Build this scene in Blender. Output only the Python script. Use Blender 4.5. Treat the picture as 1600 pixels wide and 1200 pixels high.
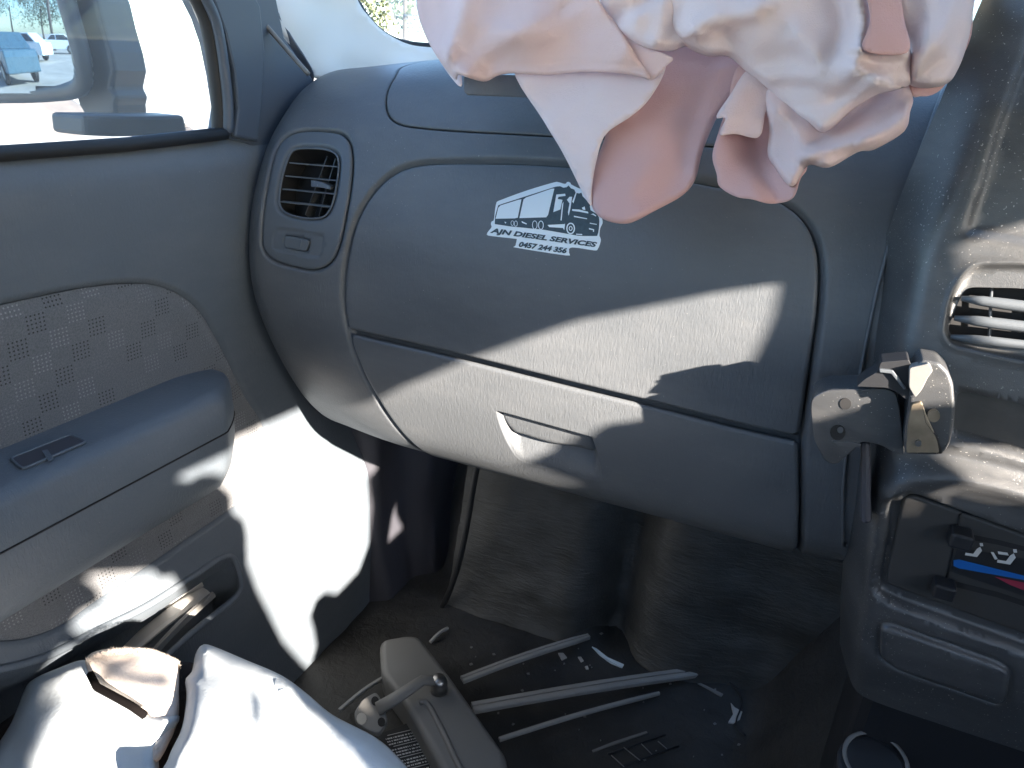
import bpy, bmesh, math, random
import numpy as np
from mathutils import Vector, Matrix, noise
from mathutils.bvhtree import BVHTree
from mathutils.geometry import delaunay_2d_cdt

SC = bpy.context.scene
for o in list(bpy.data.objects):
    bpy.data.objects.remove(o)
random.seed(4)
RNG = np.random.default_rng(4)

# ------------------------------------------------------------------ camera
FPX = 1130.0
Rv = np.array([.915, -.2015, .350]); Fv = np.array([.40, .336, -.853])
Rv /= np.linalg.norm(Rv); Fv -= Rv * Rv.dot(Fv); Fv /= np.linalg.norm(Fv); Uv = np.cross(Rv, Fv)
B = np.array([Rv, Fv, Uv])                      # rows: car axes in camera axes
cam = bpy.data.cameras.new('camera'); cam_o = bpy.data.objects.new('camera', cam)
SC.collection.objects.link(cam_o)
cam.sensor_width = 36; cam.lens = 36 * FPX / 1600; cam.clip_start = .02; cam.clip_end = 3000
M = Matrix(((B[0][0], B[0][1], B[0][2], 0), (B[1][0], B[1][1], B[1][2], 0), (B[2][0], B[2][1], B[2][2], 0), (0, 0, 0, 1)))
cam_o.matrix_world = M
SC.camera = cam_o

# ------------------------------------------------------------------ light
SUN = np.array([-.83, .415, -.372]); SUN /= np.linalg.norm(SUN)      # direction the light travels
EXPOSURE = 3.2
w = bpy.data.worlds.new('World'); SC.world = w; w.use_nodes = True
nt = w.node_tree; nt.nodes.clear()
sky = nt.nodes.new('ShaderNodeTexSky'); sky.sky_type = 'NISHITA'; sky.sun_disc = False
sky.sun_elevation = math.asin(-SUN[2]); sky.sun_rotation = math.atan2(-SUN[0], -SUN[1])
sky.air_density = 1.0; sky.dust_density = .6; sky.ozone_density = 2.5
bg = nt.nodes.new('ShaderNodeBackground'); bg.inputs['Strength'].default_value = .09
wo = nt.nodes.new('ShaderNodeOutputWorld')
nt.links.new(sky.outputs[0], bg.inputs[0]); nt.links.new(bg.outputs[0], wo.inputs[0])
sl = bpy.data.lights.new('sun', 'SUN'); sl.energy = 4.2; sl.angle = math.radians(.6); sl.color = (1, .89, .77)
so = bpy.data.objects.new('sun', sl); SC.collection.objects.link(so)
so.rotation_mode = 'QUATERNION'; so.rotation_quaternion = Vector(tuple(SUN)).to_track_quat('-Z', 'Y')
SC.view_settings.view_transform = 'Standard'; SC.view_settings.look = 'None'
SC.view_settings.exposure = EXPOSURE; SC.view_settings.gamma = 1
SC.view_settings.use_curve_mapping = False
SC.cycles.max_bounces = 8; SC.cycles.diffuse_bounces = 5; SC.cycles.transparent_max_bounces = 16
SC.cycles.use_denoising = True; SC.cycles.sample_clamp_indirect = 6

# ------------------------------------------------------------------ helpers
def ray(px, py):
    d = np.stack([(np.asarray(px, float) - 800) / FPX, (600 - np.asarray(py, float)) / FPX, -np.ones_like(np.asarray(px, float))], -1)
    return d @ B.T
def P_t(px, py, t): return ray(px, py) * np.asarray(t)[..., None]
def P_x(px, py, x): d = ray(px, py); return d * (x / d[..., 0])[..., None]
def P_y(px, py, y): d = ray(px, py); return d * (y / d[..., 1])[..., None]
def P_z(px, py, z): d = ray(px, py); return d * (z / d[..., 2])[..., None]
def xs(pts): return np.array([p[0] for p in pts], float), np.array([p[1] for p in pts], float)
def sm(a, b, x):
    t = np.clip((np.asarray(x, float) - a) / (b - a), 0, 1); return t * t * (3 - 2 * t)

def catmull(pts, n=6, closed=True):
    p = np.array(pts, float); N = len(p); out = []
    rng = range(N) if closed else range(N - 1)
    for i in rng:
        if closed: a, b, c, d = p[i - 1], p[i], p[(i + 1) % N], p[(i + 2) % N]
        else: a, b, c, d = p[max(i - 1, 0)], p[i], p[i + 1], p[min(i + 2, N - 1)]
        for k in range(n):
            t = k / n
            out.append(.5 * ((2 * b) + (-a + c) * t + (2 * a - 5 * b + 4 * c - d) * t * t + (-a + 3 * b - 3 * c + d) * t ** 3))
    if not closed: out.append(p[-1])
    return np.array(out)
def rcorner(pts, r, n=5):
    """polygon with every corner rounded by radius r (same units)"""
    p = np.array(pts, float); N = len(p); out = []
    for i in range(N):
        a, b, c = p[i - 1], p[i], p[(i + 1) % N]
        u = a - b; v = c - b; lu = np.linalg.norm(u); lv = np.linalg.norm(v)
        k = min(r, lu * .45, lv * .45); s = b + u / lu * k; e = b + v / lv * k
        for j in range(n + 1):
            t = j / n; out.append((1 - t) ** 2 * s + 2 * t * (1 - t) * b + t * t * e)
    return np.array(out)
def resample(poly, step, closed=True):
    p = np.array(poly, float)
    q = np.vstack([p, p[:1]]) if closed else p
    L = np.r_[0, np.cumsum(np.linalg.norm(np.diff(q, axis=0), axis=1))]
    n = max(3, int(round(L[-1] / step)))
    s = np.linspace(0, L[-1], n + 1)
    r = np.stack([np.interp(s, L, q[:, k]) for k in range(q.shape[1])], 1)
    return r[:-1] if closed else r
def inside(poly, pts):
    x, y = pts[:, 0], pts[:, 1]; c = np.zeros(len(pts), bool); n = len(poly)
    for i in range(n):
        x1, y1 = poly[i]; x2, y2 = poly[(i + 1) % n]
        if y1 == y2: continue
        m = ((y1 > y) != (y2 > y)) & (x < (x2 - x1) * (y - y1) / (y2 - y1) + x1); c ^= m
    return c
def dline(pl, pts, closed=False, signed=False):
    pl = np.asarray(pl, float); pts = np.asarray(pts, float)
    a = pl if closed else pl[:-1]; b = np.roll(pl, -1, 0) if closed else pl[1:]
    best = np.full(len(pts), 1e9); sg = np.ones(len(pts))
    for p, q in zip(a, b):
        e = q - p; L = e.dot(e) + 1e-18; v = pts - p
        t = np.clip((v @ e) / L, 0, 1); dd = v - t[:, None] * e; d = np.sqrt((dd ** 2).sum(1))
        m = d < best; best[m] = d[m]
        if signed: sg[m] = np.sign(e[0] * v[m, 1] - e[1] * v[m, 0])
    return best * sg if signed else best
def sdf(poly, pts):
    d = dline(poly, pts, closed=True); return np.where(inside(poly, pts), -d, d)
def offset(poly, d):
    """outward offset by d"""
    p = np.array(poly); a = np.roll(p, 1, 0); b = np.roll(p, -1, 0)
    t = b - a; n = np.stack([t[:, 1], -t[:, 0]], 1); n /= np.linalg.norm(n, axis=1)[:, None] + 1e-12
    area = .5 * np.sum(p[:, 0] * np.roll(p[:, 1], -1) - np.roll(p[:, 0], -1) * p[:, 1])
    if area < 0: n = -n
    q = p + n * d
    return q
def safe_offset(poly, d):
    q = offset(poly, d)
    s = np.abs(dline(poly, q, closed=True))
    return q[s > abs(d) * .93]

def wloc(o):
    v = Vector((0, 0, 0))
    while o is not None: v = v + o.location; o = o.parent
    return v
def link(name, verts, faces, mat, parent=None, smooth=True, uv=None, loc=None):
    me = bpy.data.meshes.new(name); off = wloc(parent) if parent is not None else Vector((0, 0, 0))
    if parent is None and loc is not None: off = Vector(loc)
    V = np.asarray(verts, float) - np.array(off)
    me.from_pydata(V.tolist(), [], [list(map(int, f)) for f in faces])
    if smooth: me.polygons.foreach_set('use_smooth', [True] * len(me.polygons))
    if uv is not None:
        l = me.uv_layers.new(name='UVMap'); li = np.zeros(len(me.loops), int); me.loops.foreach_get('vertex_index', li)
        l.data.foreach_set('uv', np.asarray(uv, float)[li].ravel())
    me.materials.append(mat); me.update()
    o = bpy.data.objects.new(name, me); SC.collection.objects.link(o)
    if parent is not None: o.parent = parent
    elif loc is not None: o.location = loc
    return o
def thing(name, label, cat, loc=(0, 0, 0), group=None):
    o = bpy.data.objects.new(name, None); SC.collection.objects.link(o); o.location = loc
    o.empty_display_size = .05; o['label'] = label; o['category'] = cat
    if group: o['group'] = group
    return o
def tag(o, label, cat, group=None):
    o['label'] = label; o['category'] = cat
    if group: o['group'] = group
    return o
def struct(o, kind='structure'): o['kind'] = kind; return o
def bevel(o, w, seg=2, angle=35):
    m = o.modifiers.new('bevel', 'BEVEL'); m.width = w; m.segments = seg; m.limit_method = 'ANGLE'; m.angle_limit = math.radians(angle)
    m.harden_normals = False
    return o
def solid(o, t, off=0):
    m = o.modifiers.new('solid', 'SOLIDIFY'); m.thickness = t; m.offset = off; return o
def fix_normals(verts, faces):
    bm = bmesh.new()
    vs = [bm.verts.new(tuple(v)) for v in verts]
    for f in faces:
        try: bm.faces.new([vs[i] for i in f])
        except ValueError: pass
    bmesh.ops.recalc_face_normals(bm, faces=bm.faces)
    bm.verts.index_update()
    V = [tuple(v.co) for v in bm.verts]; F = [[v.index for v in f.verts] for f in bm.faces]; bm.free()
    return V, F
def prism(name, ring, ext, mat, parent=None, bev=0, seg=2, smooth=False, loc=None, taper=1.0):
    """closed 3-D ring pushed along ext"""
    ring = np.array(ring, float); n = len(ring); c = ring.mean(0)
    ring2 = c + (ring - c) * taper + np.array(ext)
    V = np.vstack([ring, ring2]); F = [list(range(n)), list(range(2 * n - 1, n - 1, -1))]
    for i in range(n): F.append([i, (i + 1) % n, n + (i + 1) % n, n + i])
    V, F = fix_normals(V, F)
    o = link(name, V, F, mat, parent, smooth=smooth, loc=loc)
    if bev: bevel(o, bev, seg)
    return o
def tube(name, pts, r, mat, parent=None, seg=8, closed=False, flat=1.0, loc=None):
    pts = [Vector(p) for p in pts]; n = len(pts); V = []; F = []
    rr = r if hasattr(r, '__len__') else [r] * n
    up = Vector((0.13, 0.2, 1)).normalized()
    for i, p in enumerate(pts):
        t = (pts[min(i + 1, n - 1)] - pts[max(i - 1, 0)]) if not closed else (pts[(i + 1) % n] - pts[i - 1])
        t.normalize(); a = t.cross(up).normalized(); b = a.cross(t).normalized()
        for k in range(seg):
            th = 2 * math.pi * k / seg; V.append(tuple(p + a * math.cos(th) * rr[i] + b * math.sin(th) * rr[i] * flat))
    for i in range(n if closed else n - 1):
        j = (i + 1) % n
        for k in range(seg): F.append([i * seg + k, i * seg + (k + 1) % seg, j * seg + (k + 1) % seg, j * seg + k])
    if not closed: F.append(list(range(seg))[::-1]); F.append([(n - 1) * seg + k for k in range(seg)])
    return link(name, V, F, mat, parent, loc=loc)
def disc(name, c, nrm, r, h, mat, parent=None, seg=20, bev=0, loc=None):
    c = Vector(c); nrm = Vector(nrm).normalized(); a = nrm.orthogonal().normalized(); b = nrm.cross(a)
    ring = [tuple(c + a * r * math.cos(2 * math.pi * k / seg) + b * r * math.sin(2 * math.pi * k / seg)) for k in range(seg)]
    return prism(name, ring, tuple(nrm * h), mat, parent, bev=bev, loc=loc)
def boxpts(c, ax, ay, az):
    c, ax, ay, az = map(lambda v: np.array(v, float), (c, ax, ay, az)); V = []
    for k in (-1, 1):
        for j in (-1, 1):
            for i in (-1, 1): V.append(c + ax * i + ay * j + az * k)
    return V, [[0, 2, 3, 1], [4, 5, 7, 6], [0, 1, 5, 4], [2, 6, 7, 3], [0, 4, 6, 2], [1, 3, 7, 5]]
def box(name, c, ax, ay, az, mat, parent=None, bev=0, seg=2, loc=None):
    V, F = boxpts(c, ax, ay, az); V, F = fix_normals(V, F)
    o = link(name, V, F, mat, parent, smooth=False, loc=loc)
    if bev: bevel(o, bev, seg)
    return o

# ------------------------------------------------------------------ materials
def mat(name, col, rough=.55, bump=None, var=.12, var_scale=6, metal=0, spec=.5, trans=0, tcol=None, extra=None, coat=0, sheen=0):
    """bump: list of (scale xyz, strength, distance, kind)"""
    m = bpy.data.materials.new(name); m.use_nodes = True; n = m.node_tree.nodes; L = m.node_tree.links
    b = n['Principled BSDF']; b.inputs['Roughness'].default_value = rough; b.inputs['Metallic'].default_value = metal
    b.inputs['Specular IOR Level'].default_value = spec
    if coat: b.inputs['Coat Weight'].default_value = coat; b.inputs['Coat Roughness'].default_value = .15
    if sheen: b.inputs['Sheen Weight'].default_value = sheen
    tc = n.new('ShaderNodeTexCoord')
    ns = n.new('ShaderNodeTexNoise'); ns.inputs['Scale'].default_value = var_scale; ns.inputs['Detail'].default_value = 8
    L.new(tc.outputs['Object'], ns.inputs['Vector'])
    mr = n.new('ShaderNodeMapRange'); mr.inputs['From Min'].default_value = .3; mr.inputs['From Max'].default_value = .7
    mr.inputs['To Min'].default_value = 1 - var; mr.inputs['To Max'].default_value = 1 + var
    L.new(ns.outputs[0], mr.inputs['Value'])
    hs = n.new('ShaderNodeHueSaturation'); hs.inputs['Color'].default_value = (*col, 1); L.new(mr.outputs[0], hs.inputs['Value'])
    L.new(hs.outputs[0], b.inputs['Base Color'])
    rr = n.new('ShaderNodeMapRange'); rr.inputs['From Min'].default_value = .3; rr.inputs['From Max'].default_value = .7
    rr.inputs['To Min'].default_value = max(rough - .07, 0); rr.inputs['To Max'].default_value = min(rough + .07, 1)
    L.new(ns.outputs[0], rr.inputs['Value']); L.new(rr.outputs[0], b.inputs['Roughness'])
    prev = None
    for (scl, st, dist, kind) in (bump or []):
        mp = n.new('ShaderNodeMapping'); mp.inputs['Scale'].default_value = scl; L.new(tc.outputs['Object'], mp.inputs['Vector'])
        if kind == 'noise':
            t = n.new('ShaderNodeTexNoise'); t.inputs['Scale'].default_value = 1; t.inputs['Detail'].default_value = 4; t.inputs['Distortion'].default_value = .6; out = t.outputs[0]
        elif kind == 'vor':
            t = n.new('ShaderNodeTexVoronoi'); t.feature = 'SMOOTH_F1'; t.inputs['Scale'].default_value = 1; out = t.outputs['Distance']
        else:
            t = n.new('ShaderNodeTexWave'); t.inputs['Scale'].default_value = 1; t.inputs['Distortion'].default_value = .3; out = t.outputs[1]
        L.new(mp.outputs[0], t.inputs['Vector'])
        bp = n.new('ShaderNodeBump'); bp.inputs['Strength'].default_value = st; bp.inputs['Distance'].default_value = dist
        L.new(out, bp.inputs['Height'])
        if prev: L.new(prev.outputs[0], bp.inputs['Normal'])
        prev = bp
    if prev: L.new(prev.outputs[0], b.inputs['Normal'])
    if trans:
        tr = n.new('ShaderNodeBsdfTranslucent'); tr.inputs[0].default_value = (*(tcol or col), 1)
        mx = n.new('ShaderNodeMixShader'); mx.inputs[0].default_value = trans
        if prev: L.new(prev.outputs[0], tr.inputs['Normal'])
        L.new(b.outputs[0], mx.inputs[1]); L.new(tr.outputs[0], mx.inputs[2]); L.new(mx.outputs[0], n['Material Output'].inputs[0])
    if extra: extra(m, n, L, b, tc, hs)
    return m

def dust(th, col):
    def f(m, n, L, b, tc, hs):
        a = n.new('ShaderNodeTexNoise'); a.inputs['Scale'].default_value = 620; a.inputs['Detail'].default_value = 1; L.new(tc.outputs['Object'], a.inputs['Vector'])
        c = n.new('ShaderNodeTexNoise'); c.inputs['Scale'].default_value = 9; c.inputs['Detail'].default_value = 5; L.new(tc.outputs['Object'], c.inputs['Vector'])
        s = n.new('ShaderNodeMath'); s.operation = 'MULTIPLY_ADD'; L.new(c.outputs[0], s.inputs[0]); s.inputs[1].default_value = .25; L.new(a.outputs[0], s.inputs[2])
        r = n.new('ShaderNodeMapRange'); r.inputs['From Min'].default_value = th + .10; r.inputs['From Max'].default_value = th + .14; L.new(s.outputs[0], r.inputs['Value'])
        mp = n.new('ShaderNodeMapping'); mp.inputs['Scale'].default_value = (5, 5, 14); L.new(tc.outputs['Object'], mp.inputs['Vector'])
        e = n.new('ShaderNodeTexNoise'); e.inputs['Scale'].default_value = 1; e.inputs['Detail'].default_value = 9; e.inputs['Roughness'].default_value = .7; L.new(mp.outputs[0], e.inputs['Vector'])
        q = n.new('ShaderNodeMapRange'); q.inputs['From Min'].default_value = .45; q.inputs['From Max'].default_value = .75; q.inputs['To Max'].default_value = .22; L.new(e.outputs[0], q.inputs['Value'])
        ad = n.new('ShaderNodeMath'); ad.operation = 'MAXIMUM'; L.new(r.outputs[0], ad.inputs[0]); L.new(q.outputs[0], ad.inputs[1])
        x = n.new('ShaderNodeMixRGB'); x.inputs[2].default_value = (*col, 1); mu = n.new('ShaderNodeMath'); mu.operation = 'MULTIPLY'; mu.inputs[1].default_value = .6
        L.new(ad.outputs[0], mu.inputs[0]); L.new(mu.outputs[0], x.inputs[0]); L.new(hs.outputs[0], x.inputs[1]); L.new(x.outputs[0], b.inputs['Base Color'])
    return f
grain = [((520, 400, 130), .6, .0007, 'noise'), ((900, 900, 500), .25, .0003, 'noise')]
M_dash = mat('dash_plastic', (.100, .108, .117), .43, grain, var=.07, extra=dust(.80, (.35, .34, .33)))  # grey plastic, with the blue cast of sky light mixed into the colour
M_door = mat('door_plastic', (.112, .132, .154), .5, [((420, 420, 130), .7, .0008, 'noise'), ((900, 900, 900), .2, .0003, 'noise')], var=.09, extra=dust(.80, (.35, .34, .33)))  # door grey takes a bluish base to imitate skylight on it
M_bezel = mat('console_plastic', (.052, .054, .057), .36, [((1500, 1500, 1500), .5, .0004, 'noise')], var=.1, spec=.8, extra=dust(.74, (.5, .48, .45)))
M_dark = mat('black_plastic', (.018, .019, .022), .5, [((1200, 1200, 1200), .2, .0003, 'noise')], var=.1)
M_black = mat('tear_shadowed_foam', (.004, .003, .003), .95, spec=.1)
M_void = mat('dark_cavity', (.012, .012, .013), .8)
M_vent = mat('vent_plastic', (.10, .112, .125), .45, var=.05)
M_panel = mat('heater_panel', (.042, .041, .040), .6, [((900, 900, 900), .2, .0003, 'noise')], var=.12)
M_rubber = mat('seal_rubber', (.02, .021, .023), .6)
M_frame = mat('door_frame_paint', (.075, .095, .125), .45, var=.04)
M_pillar = mat('pillar_trim', (.80, .80, .77), .55, [((600, 600, 600), .2, .0003, 'noise')], var=.02)
M_floor = mat('floor_rubber', (.036, .035, .033), .6, [((60, 60, 60), .6, .004, 'noise'), ((400, 400, 400), .5, .001, 'noise')], var=.35, var_scale=14)
M_carpet = mat('toeboard_mat', (.066, .066, .063), .55, [((30, 30, 160), .9, .002, 'noise'), ((260, 260, 420), .7, .001, 'noise')], var=.25, var_scale=22)
M_kick = mat('kick_trim', (.06, .06, .072), .55, [((500, 500, 500), .3, .0004, 'noise')], var=.15)
M_grey = mat('grey_trim', (.20, .195, .185), .5, [((700, 700, 700), .2, .0003, 'noise')], var=.08)
M_metal = mat('dull_metal', (.42, .41, .40), .35, var=.15, metal=1)
M_brass = mat('aged_plate', (.26, .21, .15), .45, var=.25, var_scale=60, metal=.4)
M_white = mat('sticker_white', (.72, .80, .84), .45, var=.03)
M_ink = mat('sticker_ink', (.035, .06, .075), .5, var=.2, var_scale=300)
M_icon = mat('icon_white', (.62, .62, .6), .5)
M_blue = mat('temp_blue', (.01, .12, .42), .5)
M_red = mat('temp_red', (.30, .03, .06), .5)
weave = [((1000, 1000, 1000), .45, .0005, 'vor'), ((60, 25, 45), .3, .003, 'noise'), ((14, 14, 14), .3, .01, 'noise')]
M_bag = mat('airbag_cloth', (.82, .65, .63), .85, weave, var=.05, trans=.22, tcol=(.85, .55, .50), sheen=.2)
M_bag_shade = mat('airbag_shade_cloth', (.68, .42, .39), .9, weave, var=.06, trans=.15, tcol=(.75, .4, .36), sheen=.2)  # same airbag cloth, with the shade of the inner folds put into its colour
M_bag3 = mat('airbag_pale_cloth', (.84, .715, .705), .85, weave, var=.05, trans=.2, tcol=(.85, .62, .58), sheen=.2)
M_seat = mat('pale_vinyl', (.58, .63, .66), .6, [((300, 300, 300), .3, .0008, 'noise')], var=.08, var_scale=30)
M_fleece = mat('tan_fleece', (.82, .72, .64), .95, [((900, 900, 900), .7, .0015, 'noise')], var=.08, var_scale=50)
M_foam = mat('seat_foam', (.045, .034, .032), .9, [((300, 300, 300), .8, .002, 'noise')], var=.25)
M_paper = mat('strip_light', (.55, .52, .48), .5)
M_liner = mat('headlining', (.30, .29, .27), .9, var=.06)
M_ground = mat('dry_ground', (.42, .38, .33), .95, [((3, 3, 3), .5, .03, 'noise')], var=.2, var_scale=.7)
M_leaf = mat('foliage', (.09, .11, .06), .8, var=.4, var_scale=8)
M_carw = mat('white_paint', (.75, .77, .78), .3, var=.03, coat=.5)
M_carb = mat('blue_paint', (.05, .11, .15), .3, var=.03, coat=.5)
M_tyre = mat('tyre', (.02, .02, .02), .8)
M_cglass = mat('dark_glass', (.03, .04, .05), .08)
M_pole = mat('timber_pole', (.12, .10, .09), .8)
def glassmat(name, tint, k, dirt=0.0):
    m = bpy.data.materials.new(name); m.use_nodes = True; n = m.node_tree.nodes; L = m.node_tree.links; n.clear()
    t = n.new('ShaderNodeBsdfTransparent'); t.inputs[0].default_value = (*tint, 1); g = n.new('ShaderNodeBsdfGlossy'); g.inputs['Roughness'].default_value = .03
    f = n.new('ShaderNodeFresnel'); f.inputs[0].default_value = 1.35; mx = n.new('ShaderNodeMixShader'); o = n.new('ShaderNodeOutputMaterial')
    mu = n.new('ShaderNodeMath'); mu.operation = 'MULTIPLY'; mu.inputs[1].default_value = k
    L.new(f.outputs[0], mu.inputs[0]); L.new(mu.outputs[0], mx.inputs[0]); L.new(t.outputs[0], mx.inputs[1]); L.new(g.outputs[0], mx.inputs[2])
    last = mx
    if dirt:
        d = n.new('ShaderNodeBsdfTranslucent'); d.inputs[0].default_value = (.85, .88, .9, 1)
        ns = n.new('ShaderNodeTexNoise'); ns.inputs['Scale'].default_value = 30; ns.inputs['Detail'].default_value = 6
        tc = n.new('ShaderNodeTexCoord'); L.new(tc.outputs['Object'], ns.inputs['Vector'])
        mr = n.new('ShaderNodeMapRange'); mr.inputs['To Min'].default_value = dirt * .6; mr.inputs['To Max'].default_value = dirt * 1.5
        L.new(ns.outputs[0], mr.inputs['Value'])
        m2 = n.new('ShaderNodeMixShader'); L.new(mr.outputs[0], m2.inputs[0]); L.new(mx.outputs[0], m2.inputs[1]); L.new(d.outputs[0], m2.inputs[2]); last = m2
    L.new(last.outputs[0], o.inputs[0]); return m
M_glass = glassmat('window_glass', (.90, .95, .97), .5, .03)
M_mhouse = mat('mirror_plastic', (.030, .038, .046), .55, var=.1)
M_wglass = glassmat('windscreen_glass', (.92, .96, .95), .4, .05)
M_mirror = bpy.data.materials.new('mirror_silver'); M_mirror.use_nodes = True
_b = M_mirror.node_tree.nodes['Principled BSDF']; _b.inputs['Metallic'].default_value = 1; _b.inputs['Roughness'].default_value = .02; _b.inputs['Base Color'].default_value = (.24, .33, .42, 1)

def fabric_extra(m, n, L, b, tc, hs):
    """square blocks of tiny dots stepping diagonally over the cloth"""
    def mth(op, a, c=None, d=None):
        x = n.new('ShaderNodeMath'); x.operation = op
        for i, v in enumerate((a, c, d)):
            if v is None: continue
            if isinstance(v, (int, float)): x.inputs[i].default_value = v
            else: L.new(v, x.inputs[i])
        return x.outputs[0]
    sp = n.new('ShaderNodeSeparateXYZ'); L.new(tc.outputs['UV'], sp.inputs[0])
    c = .0185
    u = mth('DIVIDE', sp.outputs[0], c); v = mth('DIVIDE', sp.outputs[1], c)
    iu = mth('FLOOR', u); iv = mth('FLOOR', v)
    k = mth('MODULO', mth('ADD', mth('SUBTRACT', iu, iv), 400), 4)
    dark = mth('COMPARE', k, 0, .1); light = mth('COMPARE', k, 2, .1)
    fu = mth('SUBTRACT', mth('FRACT', mth('MULTIPLY', u, 5)), .5); fv = mth('SUBTRACT', mth('FRACT', mth('MULTIPLY', v, 5)), .5)
    r = mth('SQRT', mth('ADD', mth('POWER', mth('ABSOLUTE', fu), 2), mth('POWER', mth('ABSOLUTE', fv), 2)))
    dot = mth('LESS_THAN', r, .22)
    cmb = n.new('ShaderNodeCombineXYZ'); L.new(iu, cmb.inputs[0]); L.new(iv, cmb.inputs[1]); wn = n.new('ShaderNodeTexWhiteNoise'); wn.noise_dimensions = '2D'; L.new(cmb.outputs[0], wn.inputs['Vector'])
    md = mth('MULTIPLY', mth('MULTIPLY', dark, dot), mth('GREATER_THAN', wn.outputs['Value'], .25)); ml = mth('MULTIPLY', mth('MULTIPLY', light, dot), mth('MULTIPLY', wn.outputs['Value'], .9))
    m1 = n.new('ShaderNodeMixRGB'); m1.inputs[2].default_value = (.03, .03, .032, 1); L.new(md, m1.inputs[0]); L.new(hs.outputs[0], m1.inputs[1])
    m2 = n.new('ShaderNodeMixRGB'); m2.inputs[2].default_value = (.30, .30, .31, 1); L.new(ml, m2.inputs[0]); L.new(m1.outputs[0], m2.inputs[1])
    L.new(m2.outputs[0], b.inputs['Base Color'])
M_fabric = mat('door_cloth', (.145, .150, .158), .95, [((1300, 1300, 1300), .8, .0008, 'vor')], var=.22, var_scale=700, extra=fabric_extra, sheen=.3)

# ------------------------------------------------------------------ parametric surfaces
class Surf:
    def __init__(s, f, ur, vr, nu=140, nv=140):
        s.f = f
        U, V = np.meshgrid(np.linspace(*ur, nu), np.linspace(*vr, nv), indexing='ij')
        s.uv = np.stack([U.ravel(), V.ravel()], 1); s.p = f(U.ravel(), V.ravel())
        T = []
        for i in range(nu - 1):
            for j in range(nv - 1):
                a = i * nv + j; T += [(a, a + nv, a + nv + 1), (a, a + nv + 1, a + 1)]
        s.sgn = 1.0; c = s.uv.mean(0)[None]; e = 1e-3
        p = f(c[:, 0], c[:, 1])[0]; n = np.cross(f(c[:, 0] + e, c[:, 1])[0] - p, f(c[:, 0], c[:, 1] + e)[0] - p); s.sgn = 1.0 if n @ p < 0 else -1.0
        s.T = T; s.bvh = BVHTree.FromPolygons([Vector(q) for q in s.p], T)
    def pix(s, pts, quiet=False):
        out = []
        for px, py in pts:
            d = Vector(ray(px, py)).normalized()
            loc, nr, idx, dist = s.bvh.ray_cast(Vector((0, 0, 0)), d)
            if loc is None:
                loc, nr, idx, dist = s.bvh.find_nearest(d * .75)
                if not quiet: print('pix miss', px, py)
            a, b, c = s.T[idx]; A, Bq, C = s.p[a], s.p[b], s.p[c]
            v0, v1, v2 = Bq - A, C - A, np.array(loc) - A
            d00, d01, d11, d20, d21 = v0 @ v0, v0 @ v1, v1 @ v1, v2 @ v0, v2 @ v1
            den = d00 * d11 - d01 * d01; v = (d11 * d20 - d01 * d21) / den; w_ = (d00 * d21 - d01 * d20) / den
            out.append(s.uv[a] * (1 - v - w_) + s.uv[b] * v + s.uv[c] * w_)
        return np.array(out)
    def at(s, uv, h=0):
        uv = np.asarray(uv, float); e = 1e-4
        p = s.f(uv[:, 0], uv[:, 1]); du = s.f(uv[:, 0] + e, uv[:, 1]) - p; dv = s.f(uv[:, 0], uv[:, 1] + e) - p
        n = np.cross(du, dv); n /= np.linalg.norm(n, axis=1)[:, None] + 1e-15
        n *= s.sgn                                                     # normals towards the cabin
        return p + n * np.asarray(h).reshape(-1, 1) if np.ndim(h) else p + n * h

def relief(name, surf, outer, hfun, mt, parent=None, step=.006, loops=(), holes=(), back=0.0, grid_rot=0):
    """sheet on surf inside `outer` (uv), height hfun(uv) along the normal, mesh rings along `loops`; `holes` cut out"""
    outer = np.array(outer)
    pts = [outer]; edges = [(i, (i + 1) % len(outer)) for i in range(len(outer))]; n0 = len(outer)
    for lp, closed in loops:
        lp = np.array(lp)
        keep = inside(outer, lp) & (dline(outer, lp, closed=True) > 1e-4)
        for h in holes: keep &= ~inside(h, lp)
        idx = -np.ones(len(lp), int); idx[keep] = n0 + np.arange(keep.sum()); pts.append(lp[keep]); n0 += keep.sum()
        rg = range(len(lp)) if closed else range(len(lp) - 1)
        for i in rg:
            j = (i + 1) % len(lp)
            if idx[i] >= 0 and idx[j] >= 0: edges.append((int(idx[i]), int(idx[j])))
    for h in holes:
        h = np.array(h); pts.append(h); edges += [(n0 + i, n0 + (i + 1) % len(h)) for i in range(len(h))]; n0 += len(h)
    mn, mx = outer.min(0), outer.max(0)
    gx, gy = np.meshgrid(np.arange(mn[0], mx[0], step), np.arange(mn[1], mx[1], step * .93)); g = np.stack([gx.ravel(), gy.ravel()], 1)
    g += RNG.uniform(-.12, .12, g.shape) * step
    k = inside(outer, g) & (dline(outer, g, closed=True) > step * .3)
    for h in holes: k &= ~inside(h, g)
    g = g[k]
    allp = np.vstack(pts)
    if len(g) and len(allp) > len(outer):
        near = np.zeros(len(g), bool)
        for lp, closed in loops: near |= dline(lp, g, closed=closed) < .0006
        g = g[~near]
    allp = np.vstack([allp, g])
    r = delaunay_2d_cdt([Vector(p) for p in allp], edges, [], 1, 1e-7)
    uv = np.array([tuple(v) for v in r[0]]); F = [f for f in r[2]]
    cen = np.array([uv[list(f)].mean(0) for f in F]); k = inside(outer, cen)
    for h in holes: k &= ~inside(h, cen)
    F = [f for f, q in zip(F, k) if q]
    h = hfun(uv) if callable(hfun) else np.full(len(uv), float(hfun))
    V = surf.at(uv, h)
    FF = [list(f) if surf.sgn > 0 else list(f)[::-1] for f in F]
    o = link(name, V, FF, mt, parent, uv=uv)
    if back: solid(o, back, -1)
    return o
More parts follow.
